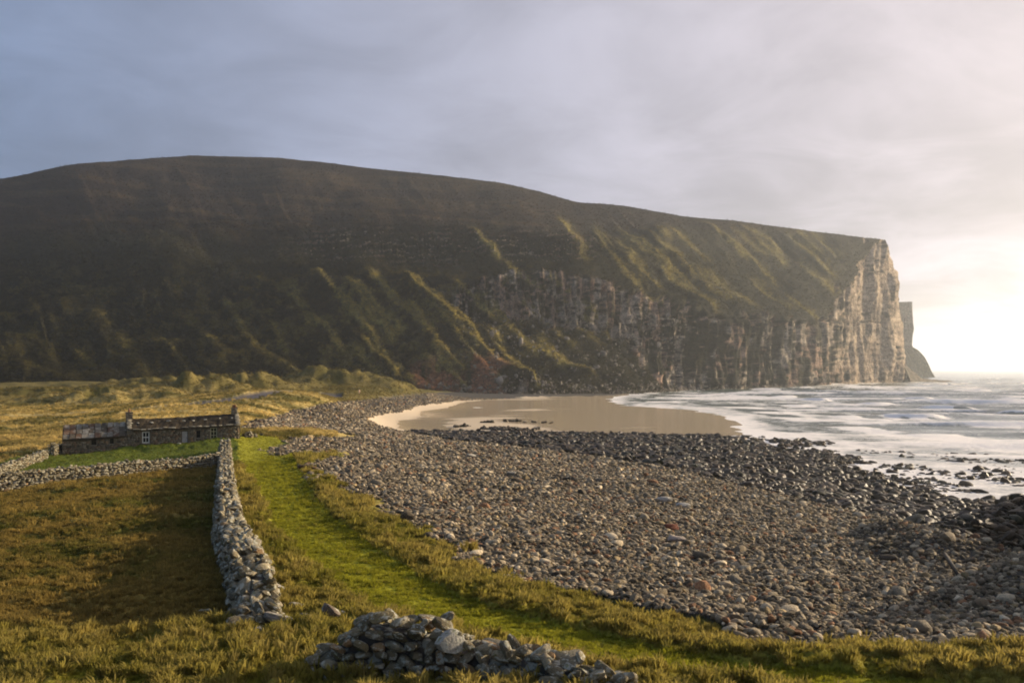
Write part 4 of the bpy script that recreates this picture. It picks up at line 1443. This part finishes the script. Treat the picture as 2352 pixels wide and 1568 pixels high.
boulder(1688, 1352, (0.66, 0.32, 0.33), (0.33, 0.27, 0.22), 'long pale grey-pink boulder lying out on the stony beach', (0, 0.05, 0.1), MAT_ST_OBJ, 0.1, seed=13, blocky=0.5, z0=9.5, group=grp)
boulder(1678, 1330, (0.55, 0.3, 0.34), (0.17, 0.055, 0.03), 'rust red block lying just behind the long pale boulder', (0, 0.05, 0.0), MAT_ST_OBJ, 0.1, seed=14, blocky=1.0, z0=9.5, group=grp)
boulder(1660, 1263, (0.8, 0.5, 0.45), (0.36, 0.33, 0.28), 'large pale boulder left of a similar one far out on the beach', (0, 0, 0.2), MAT_ST_OBJ, 0.15, seed=15, z0=8, group=grp)
boulder(1708, 1271, (0.7, 0.5, 0.4), (0.34, 0.32, 0.28), 'large pale boulder right of a similar one far out on the beach', (0, 0.1, 0.4), MAT_ST_OBJ, 0.15, seed=16, z0=8, group=grp)
boulder(1178, 1143, (0.8, 0.6, 0.5), (0.38, 0.34, 0.27), 'single pale boulder near the dark band on the left beach', (0, 0.0, 0.4), MAT_ST_OBJ, 0.15, seed=17, z0=6, group=grp)
boulder(1278, 1188, (0.7, 0.5, 0.4), (0.31, 0.28, 0.22), 'flat buff boulder in the middle of the grey beach', (0, 0.0, 0.4), MAT_ST_OBJ, 0.15, seed=18, z0=7, group=grp)
boulder(2492, 1120, (1.0, 0.8, 0.9), (0.05, 0.04, 0.03), 'large wet dark boulder standing clear of the surf near the right edge', (0, 0, 0.4), MAT_WET_OBJ, 0.3, seed=19, z0=0, group='large boulders in the surf')


def log(pts, rad, mat, name, label, cat):
    """tapered round timber along a bent line"""
    pts = [Vector(p) for p in pts]
    vs, fs = [], []
    n = 9
    for i, p in enumerate(pts):
        t = (pts[min(i + 1, len(pts) - 1)] - pts[max(i - 1, 0)]).normalized()
        a = t.cross(Vector((0, 0, 1))).normalized(); b2 = t.cross(a)
        rr = rad * (1 - 0.3 * i / (len(pts) - 1)) * (1 + 0.12 * math.sin(i * 2.1))
        for k in range(n):
            an = 2 * math.pi * k / n
            vs.append(p + a * math.cos(an) * rr + b2 * math.sin(an) * rr)
    for i in range(len(pts) - 1):
        for k in range(n):
            fs.append((i * n + k, i * n + (k + 1) % n, (i + 1) * n + (k + 1) % n, (i + 1) * n + k))
    fs.append(tuple(range(n - 1, -1, -1))); fs.append(tuple((len(pts) - 1) * n + k for k in range(n)))
    o = mesh_obj(name, [v[:] for v in vs], fs, mat, smooth=True)
    return tag(o, label, cat)


MAT_DRIFT = plain('driftwood', (0.11, 0.06, 0.035), 0.85, 0.4, 4)
MAT_DRIFT2 = plain('dark_driftwood', (0.04, 0.033, 0.025), 0.85, 0.4, 4)
x, y, z = hit(745, 1171, 10.8); x2, y2, z2 = hit(790, 1173, 10.8)
log([(x, y, z + 0.2), ((x + x2) / 2, (y + y2) / 2, z + 0.3), (x2, y2, z2 + 0.22)], 0.17, MAT_DRIFT, 'driftwood', 'reddish brown driftwood timber at the grass edge of the stones', 'driftwood')
x, y, z = hit(2362, 1400, 9); x2, y2, z2 = hit(2398, 1450, 9)
log([(x, y, z + 0.2), ((x + x2) / 2, (y + y2) / 2, z * 0.5 + z2 * 0.5 + 0.16), (x2, y2, z2 + 0.08)], 0.11, MAT_DRIFT2, 'log', 'dark timber lying down the stony bank at the right', 'log')
x, y, z = hit(1427, 1204, 7.5)
rt = empty('driftwood_tangle', (x, y, z))
tag(rt, 'dark low tangle of driftwood branches in the middle of the beach', 'driftwood')
for k in range(9):
    a = random.uniform(0, math.pi)
    l = random.uniform(0.9, 2.0)
    o = log([(-l * math.cos(a), -l * 0.5 * math.sin(a), 0.05 + random.uniform(0, 0.3)), (0, 0, 0.35 + random.uniform(0, 0.3)), (l * math.cos(a), l * 0.5 * math.sin(a), 0.1 + random.uniform(0, 0.4))], 0.09, MAT_DRIFT2, 'branch', None, None)
    o.parent = rt

# ------------------------------------------------------------------ the cottage
MAT_HWALL, nt, b = material('cottage_masonry')
nt.link(nt.mix(nt.noise(nt.add('ShaderNodeTexCoord').outputs['Object'], 1.5, 5, 0.65), (0.10, 0.075, 0.045), (0.2, 0.16, 0.10)), b.inputs['Base Color'])
b.inputs['Roughness'].default_value = 0.9
MAT_ROOF = plain('turf_and_flag_roof', (0.055, 0.042, 0.026), 0.95, 0.6, 1.4, 0.1, 0.9)
MAT_WHITE = plain('weathered_white_paint', (0.72, 0.69, 0.6), 0.5, 0.08, 3, 0.3, 0.05)
MAT_DOOR = plain('weathered_grey_door', (0.42, 0.39, 0.34), 0.7, 0.18, 3)
MAT_CREAM = plain('cream_window_paint', (0.5, 0.47, 0.3), 0.6, 0.1, 3)
MAT_GLASS, nt, b = material('window_glass')
b.inputs['Base Color'].default_value = (0.012, 0.014, 0.016, 1)
b.inputs['Roughness'].default_value = 0.06
MAT_DARKWOOD = plain('dark_wood', (0.05, 0.035, 0.025), 0.8)
MAT_POT = plain('clay_pot', (0.28, 0.14, 0.08), 0.8)
MAT_STONE_S = stone_mat('cottage_stone', 'object', 0.0, 0.35)
MAT_STONE_G = stone_mat('cottage_stone_courses', 'geometry', 0.0, 0.15)

HA = np.array([-56.95, 126.0]); HB = np.array([-36.6, 134.0])
ht_ = (HB - HA) / np.linalg.norm(HB - HA); hb_ = np.array([-ht_[1], ht_[0]])
HL = float(np.linalg.norm(HB - HA))
yaw = math.atan2(ht_[1], ht_[0])
cottage = empty('cottage', (HA[0], HA[1], 9.3), yaw)
tag(cottage, 'long low stone cottage with dark roof, two chimneys and white window', 'cottage')
Z0 = 9.3
S1 = 7.75                                   # byre | dwelling
DEEP = 4.9


def s_of(px):
    k = (px - CX) / F
    return float((k * HA[1] - HA[0]) / (ht_[0] - k * ht_[1]))


def z_of(px, py):
    s = s_of(px)
    return CZ - (py - HY) / F * (HA[1] + s * ht_[1])


def eave(s): return float(np.interp(s, [0, S1 - 0.001, S1, HL], [10.96, 11.26, 12.0, 12.41])) - Z0
def ridge(s): return float(np.interp(s, [0, S1 - 0.001, S1, HL], [12.55, 12.85, 13.35, 13.85])) - Z0


def box(v, f, s0, s1, d0, d1, z0, z1, zt=None):
    """append a box in cottage axes; zt(s) gives a sloping top"""
    k = len(v)
    for z_, top in ((z0, False), (z1, True)):
        for s_, d_ in ((s0, d0), (s1, d0), (s1, d1), (s0, d1)):
            v.append((s_, d_, zt(s_) if (top and zt) else z_))
    f += [(k + 3, k + 2, k + 1, k), (k + 4, k + 5, k + 6, k + 7), (k, k + 1, k + 5, k + 4), (k + 1, k + 2, k + 6, k + 5), (k + 2, k + 3, k + 7, k + 6), (k + 3, k, k + 4, k + 7)]


def rect(pxa, pya, pxb, pyb):
    return s_of(pxa), s_of(pxb), z_of((pxa + pxb) / 2, pyb) - Z0, z_of((pxa + pxb) / 2, pya) - Z0


W_MAIN = rect(355.5, 1079, 373.5, 1107)
W_SMALL = rect(491, 1076, 501, 1094)
W_RIGHT = rect(526, 1069, 542.5, 1097)
DOOR = rect(454, 1077, 470, 1111)
W_B1 = rect(228, 1094.5, 241, 1112)
W_B2 = rect(274.5, 1094.5, 284.5, 1109)


def front_wall(s0, s1, openings):
    v, f = [], []
    ops = sorted(openings)
    cur = s0
    for (a, b2, z0, z1) in ops:
        box(v, f, cur, a, 0.0, 0.6, -1.0, 0, eave)
        box(v, f, a, b2, 0.0, 0.6, -1.0, z0)
        box(v, f, a, b2, 0.0, 0.6, z1, 0, eave)
        cur = b2
    box(v, f, cur, s1, 0.0, 0.6, -1.0, 0, eave)
    return v, f


def gable(s0, s1):
    v, f = [], []
    k0 = eave((s0 + s1) / 2); r0 = ridge((s0 + s1) / 2)
    prof = [(0.0, -1.0), (DEEP, -1.0), (DEEP, k0), (DEEP / 2, r0 + 0.18), (0.0, k0)]
    for s_ in (s0, s1):
        v += [(s_, d_, z_) for d_, z_ in prof]
    n = 5
    f += [tuple(range(n - 1, -1, -1)), tuple(range(n, 2 * n))]
    for i in range(n):
        f.append((i, (i + 1) % n, n + (i + 1) % n, n + i))
    return v, f


def cpart(name, v, f, mat, smooth=False, parent=None, label=None):
    o = mesh_obj(name, v, f, mat, parent or cottage, smooth)
    if label: o['label'] = label
    return o


v, f = front_wall(0.45, S1 - 0.02, [W_B1, W_B2]); cpart('wall', v, f, MAT_HWALL)
v, f = front_wall(S1 + 0.45, HL - 0.5, [W_MAIN, DOOR, W_SMALL, W_RIGHT]); cpart('wall', v, f, MAT_HWALL)
for (a, b2) in ((0.0, S1 - 0.02), (S1 + 0.0, HL)):
    v, f = [], []
    box(v, f, a + 0.5, b2 - 0.5, DEEP - 0.6, DEEP - 0.003, -1, 0, eave); cpart('wall', v, f, MAT_HWALL)
for (a, b2) in ((0.0, 0.45), (S1 - 0.1, S1 + 0.44), (HL - 0.49, HL)):
    v, f = gable(a, b2); cpart('gable', v, f, MAT_HWALL)

# stone courses standing a little proud of the front wall
r = np.random.default_rng(55)
VS, FS, TS, nv = [], [], [], 0
zc_ = -0.6
boxf = np.array([(3, 2, 1, 0), (4, 5, 6, 7), (0, 1, 5, 4), (1, 2, 6, 5), (2, 3, 7, 6), (3, 0, 4, 7)])
cs = np.array([[0.16, 0.125, 0.075], [0.11, 0.09, 0.06], [0.22, 0.18, 0.12], [0.19, 0.12, 0.065]])
while zc_ < 3.1:
    hh = r.uniform(0.14, 0.24)
    s = 0.02
    while s < HL - 0.1:
        ww = r.uniform(0.25, 0.6)
        mid = s + ww / 2
        if zc_ + hh < eave(mid) - 0.02 and mid < HL - 0.05:
            clash = any(a - ww / 2 < mid < b2 + ww / 2 and z0 - hh < zc_ < z1 for (a, b2, z0, z1) in (W_MAIN, W_SMALL, W_RIGHT, DOOR, W_B1, W_B2))
            if not clash:
                pr = r.uniform(0.01, 0.06)
                bv = np.array([(s + 0.01, -pr, zc_), (s + ww - 0.02, -pr - r.uniform(-.01, .01), zc_), (s + ww - 0.02, 0.2, zc_), (s + 0.01, 0.2, zc_),
                               (s + 0.02, -pr, zc_ + hh - 0.02), (s + ww - 0.03, -pr, zc_ + hh - 0.025), (s + ww - 0.03, 0.2, zc_ + hh - 0.02), (s + 0.02, 0.2, zc_ + hh - 0.02)])
                VS.append(bv); FS.append(boxf + nv); nv += 8
                TS.append(np.repeat((cs[r.integers(0, 4)] * r.uniform(0.6, 1.4))[None], 8, 0))
        s += ww
    zc_ += hh
o = mesh_obj('stone_courses', np.concatenate(VS), np.concatenate(FS), MAT_STONE_G, cottage, False, {'tint': np.concatenate(TS)})
o['kind'] = 'stuff'


def window(w_, mat, nx, ny, bar=0.07):
    a, b2, z0, z1 = w_
    v, f = [], []
    d0, d1 = 0.10, 0.20
    t = bar
    box(v, f, a, a + t, d0, d1, z0, z1); box(v, f, b2 - t, b2, d0, d1, z0, z1)
    box(v, f, a + t, b2 - t, d0, d1, z0, z0 + t); box(v, f, a + t, b2 - t, d0, d1, z1 - t, z1)
    m = bar * 0.6
    for i in range(1, nx):
        s_ = a + (b2 - a) * i / nx
        box(v, f, s_ - m / 2, s_ + m / 2, d0 + 0.01, d1 - 0.01, z0 + t, z1 - t)
    xs = [a + t] + [a + (b2 - a) * i / nx for i in range(1, nx)] + [b2 - t]
    for j in range(1, ny):
        z_ = z0 + (z1 - z0) * j / ny
        mm = m * (1.6 if (j * 2 == ny) else 1)
        for i in range(nx):
            box(v, f, xs[i] + (m / 2 if i else 0), xs[i + 1] - (m / 2 if i < nx - 1 else 0), d0 + 0.012, d1 - 0.012, z_ - mm / 2, z_ + mm / 2)
    wo_ = cpart('window', v, f, mat)
    v, f = [], []
    box(v, f, a + 0.02, b2 - 0.02, 0.155, 0.165, z0 + 0.02, z1 - 0.02)
    p = mesh_obj('pane', v, f, MAT_GLASS, wo_)
    v, f = [], []
    box(v, f, a - 0.08, b2 + 0.08, -0.06, 0.098, z0 - 0.09, z0 - 0.004)
    mesh_obj('sill', v, f, MAT_STONE_S, wo_).color = (0.25, 0.21, 0.15, 1)
    return wo_


window(W_MAIN, MAT_WHITE, 2, 2, 0.11)['label'] = 'white framed sash window'
window(W_RIGHT, MAT_CREAM, 2, 3, 0.08)
window(W_SMALL, MAT_DARKWOOD, 2, 2, 0.05)
window(W_B1, MAT_DARKWOOD, 2, 2, 0.06)
window(W_B2, MAT_DARKWOOD, 2, 2, 0.05)
a, b2, z0, z1 = DOOR
v, f = [], []
nb = 5
for k in range(nb):
    s0_ = a + 0.06 + (b2 - a - 0.12) * k / nb
    s1_ = a + 0.06 + (b2 - a - 0.12) * (k + 1) / nb
    box(v, f, s0_ + 0.006, s1_ - 0.006, 0.16, 0.2, z0 - 0.1, z1 - 0.06)
dr = cpart('door', v, f, MAT_DOOR, label='pale grey plank door')
v, f = [], []
box(v, f, a, a + 0.06, 0.1, 0.24, z0 - 0.1, z1); box(v, f, b2 - 0.06, b2, 0.1, 0.24, z0 - 0.1, z1); box(v, f, a + 0.06, b2 - 0.06, 0.1, 0.24, z1 - 0.06, z1)
mesh_obj('frame', v, f, MAT_DARKWOOD, dr)
v, f = [], []
box(v, f, b2 - 0.2, b2 - 0.15, 0.1, 0.16, (z0 + z1) / 2 - 0.08, (z0 + z1) / 2 + 0.06)
mesh_obj('handle', v, f, MAT_DARKWOOD, dr)


def roof_sheet(s0, s1, n, m, rough_, seed):
    v, f = [], []
    for lvl in (0, 1):
        for i in range(n + 1):
            s_ = s0 + (s1 - s0) * i / n
            sag = -0.12 * math.sin(math.pi * (s_ - s0) / (s1 - s0))
            for j in range(m + 1):
                t = j / m * 2 - 1
                d_ = DEEP / 2 + t * (DEEP / 2 + 0.18)
                z_ = ridge(s_) + sag - (ridge(s_) - eave(s_)) * abs(t) + 0.02
                nz = (fbm(np.array([s_ * 1.7]), np.array([d_ * 1.7]), seed, 3)[0] - 0.5) * rough_
                v.append((s_, d_, z_ + nz + (0.12 if lvl else -0.02)))
    mm = m + 1; nn = (n + 1) * mm
    for i in range(n):
        for j in range(m):
            q = (i * mm + j, (i + 1) * mm + j, (i + 1) * mm + j + 1, i * mm + j + 1)
            f.append(tuple(nn + x for x in q)); f.append(q[::-1])
        for j in (0, m):
            q = (i * mm + j, (i + 1) * mm + j, nn + (i + 1) * mm + j, nn + i * mm + j)
            f.append(q if j == 0 else q[::-1])
    for i in (0, n):
        for j in range(m):
            q = (i * mm + j, i * mm + j + 1, nn + i * mm + j + 1, nn + i * mm + j)
            f.append(q[::-1] if i == 0 else q)
    return v, f


v, f = roof_sheet(S1 + 0.45, HL - 0.5, 60, 18, 0.22, 150)
roof = cpart('roof', v, f, MAT_ROOF, label='dark turfed flagstone roof weighted with stones')
v, f = roof_sheet(0.05, S1 - 0.12, 26, 10, 0.05, 151)
roof2 = cpart('roof', v, f, MAT_ROOF, label='lower roof of large lichened flagstones')


def roof_pt(s_, t, lift):
    """t from 0 at the eave to 1 at the ridge on the front slope"""
    return (s_, -0.18 + t * (DEEP / 2 + 0.18), eave(s_) + t * (ridge(s_) - eave(s_)) + lift)


r = np.random.default_rng(77)
for k, pxc in enumerate((328, 344, 383, 423, 459, 489, 517, 552, 584)):      # hanging weight stones
    s_ = s_of(pxc) + r.normal(0, 0.1)
    p = roof_pt(s_, 0.56 + r.normal(0, 0.04), 0.2)
    o = put_obj('weight_stone', WSTONES[k % 14], p, (0.3, 0, r.normal(0, 0.2)), (0.26 * r.uniform(0.7, 1.3), 0.14, 0.09), (0.40, 0.38, 0.31), roof)
s_ = S1 + 0.6
k = 0
while s_ < HL - 0.6:                                                            # flags along the eave
    ww = r.uniform(0.4, 1.1)
    if r.uniform() < 0.88:
        p = roof_pt(s_ + ww / 2, 0.03, 0.13 + r.normal(0, 0.03))
        put_obj('eave_stone', WSTONES[(k * 3) % 14], p, (0.2, 0, r.normal(0, 0.06)), (ww * 0.52, 0.22, 0.07), np.array([0.27, 0.235, 0.16]) * r.uniform(0.5, 1.3), roof)
    s_ += ww; k += 1
slab_cols = np.array([[0.15, 0.125, 0.09], [0.09, 0.072, 0.05], [0.16, 0.09, 0.05], [0.25, 0.22, 0.17]]) * 0.9
for j, (t0, t1) in enumerate(((0.0, 0.36), (0.32, 0.70), (0.66, 1.0))):
    for i in range(10):
        a = 0.1 + (S1 - 0.3) * i / 10 + (0.0 if j % 2 == 0 else 0.04)
        b2 = a + (S1 - 0.3) / 10 - 0.06
        p00, p10, p11, p01 = roof_pt(a, t0, 0.15), roof_pt(b2, t0, 0.15), roof_pt(b2, t1, 0.13), roof_pt(a, t1, 0.13)
        jit = lambda p, dz: (p[0] + r.normal(0, 0.03), p[1] + r.normal(0, 0.03), p[2] + dz + r.normal(0, 0.012))
        dz0 = 0.035 * j
        pv_ = [jit(p, dz0) for p in (p00, p10, p11, p01)]
        vv = [(p[0], p[1], p[2]) for p in pv_] + [(p[0], p[1], p[2] + 0.07) for p in pv_]
        o = mesh_obj('slab', vv, [(3, 2, 1, 0), (4, 5, 6, 7), (0, 1, 5, 4), (1, 2, 6, 5), (2, 3, 7, 6), (3, 0, 4, 7)], MAT_STONE_S, roof2)
        o.color = (*(slab_cols[r.integers(0, 4)] * r.uniform(0.7, 1.3)), 1)


def chimney(s_, d_, z0, z1, w_, pots, label):
    v, f = [], []
    h = z1 - z0
    box(v, f, s_ - w_ / 2, s_ + w_ / 2, d_ - w_ * 0.55, d_ + w_ * 0.55, z0, z1 - 0.16)
    box(v, f, s_ - w_ / 2 - 0.07, s_ + w_ / 2 + 0.07, d_ - w_ * 0.55 - 0.07, d_ + w_ * 0.55 + 0.07, z1 - 0.158, z1 - 0.03)
    c = cpart('chimney', v, f, MAT_HWALL, label=label)
    for k in range(pots):
        vs, fs = [], []
        off = (k - (pots - 1) / 2) * 0.4
        n = 10
        for zz_, rr in ((z1 - 0.06, 0.16), (z1 + 0.3, 0.12), (z1 + 0.34, 0.15), (z1 + 0.38, 0.15), (z1 + 0.38, 0.1), (z1 + 0.1, 0.1)):
            for q in range(n):
                an = 2 * math.pi * q / n
                vs.append((s_ + off * 0.6 + rr * math.cos(an), d_ + rr * math.sin(an), zz_))
        for i in range(5):
            for q in range(n):
                fs.append((i * n + q, i * n + (q + 1) % n, (i + 1) * n + (q + 1) % n, (i + 1) * n + q))
        fs.append(tuple(range(n - 1, -1, -1)))
        mesh_obj('pot', vs, fs, MAT_POT, c, True)
    # coursing: stones standing proud on the stack's faces
    rr_ = np.random.default_rng(int(s_ * 10))
    zc = z0 + 0.1
    while zc < z1 - 0.35:
        for k in range(2):
            put = put_obj('stone', WSTONES[rr_.integers(0, 14)], (s_ + (k - 0.5) * w_ * 0.5, d_ - w_ * 0.5, zc + 0.1), (0, 0, rr_.normal(0, 0.1)), (w_ * 0.3, 0.13, 0.11), np.array([0.2, 0.15, 0.09]) * rr_.uniform(0.6, 1.4), c)
        zc += 0.24
    return c


chimney(S1 + 0.2, DEEP / 2, ridge(S1 + 0.2) - 0.9, z_of(320, 1029) - Z0 - 0.1, 0.85, 1, 'squat left chimney between byre and dwelling')
chimney(HL - 0.5, DEEP / 2, ridge(HL) - 0.5, z_of(588, 1018) - Z0 - 0.1, 0.75, 2, 'right gable chimney of reddish stone')
# raised skews on the gables
for s_ in (HL - 0.25, S1 + 0.2):
    for k in range(7):
        t = (k + 0.5) / 7
        p = roof_pt(s_, t, 0.27)
        put_obj('skew_stone', WSTONES[k], p, (0.45, 0, 0), (0.34, 0.26, 0.1), np.array([0.27, 0.23, 0.16]) * random.uniform(0.7, 1.2), cottage)

# stone heap and dark stone right of the cottage
hx, hy, hz = hit(622, 1089, 10.7)
heap = empty('stone_heap', (hx, hy, hz))
tag(heap, 'small heap of brown stones beside the right end of the cottage', 'stone heap')
r = np.random.default_rng(91)
for k in range(46):
    a = r.uniform(0, 6.28); q = math.sqrt(r.uniform()) * 1.0
    hh = max(0, 1.0 - q) * r.uniform(0.2, 1.1)
    put_obj('stone', WSTONES[k % 14], (1.25 * q * math.cos(a), 0.8 * q * math.sin(a), 0.1 + hh * 0.85), r.uniform(0, 3, 3), np.array([0.28, 0.2, 0.17]) * r.uniform(0.7, 1.2), WALL_COLS[r.integers(0, 6)] * 0.8, heap)
boulder(654, 1090, (0.28, 0.22, 0.28), (0.03, 0.028, 0.026), 'small black lump on the lawn right of the stone heap', seed=31, z0=10.6, cat='stone')
boulder(448, 1115, (0.28, 0.2, 0.14), (0.5, 0.47, 0.4), 'small pale stone on the lawn below the cottage door', seed=32, z0=10.2, cat='stone')

# marker post on the far dune
x, y = gpos(898, 964, 13.0)[:2]
z = gz(x, y)
post = empty('marker_post', (x, y, z))
tag(post, 'slim marker post with a pale head on the crest of the far dune', 'post')
MAT_PALE = plain('pale_orange_paint', (0.75, 0.5, 0.32), 0.6, 0.1)


def lathe(name, prof, n, mat, parent):
    vs, fs = [], []
    for (rr, zz_) in prof:
        for q in range(n):
            an = 2 * math.pi * q / n
            vs.append((rr * math.cos(an), rr * math.sin(an), zz_))
    for i in range(len(prof) - 1):
        for q in range(n):
            fs.append((i * n + q, i * n + (q + 1) % n, (i + 1) * n + (q + 1) % n, (i + 1) * n + q))
    fs.append(tuple(range(n - 1, -1, -1))); fs.append(tuple((len(prof) - 1) * n + q for q in range(n)))
    return mesh_obj(name, vs, fs, mat, parent, True)


lathe('pole', [(0.09, -0.4), (0.08, 1.7)], 8, MAT_DRIFT, post)
lathe('head', [(0.1, 1.7), (0.34, 1.9), (0.38, 2.4), (0.34, 2.9), (0.1, 3.1)], 10, MAT_PALE, post)
print('objects', len(bpy.data.objects))
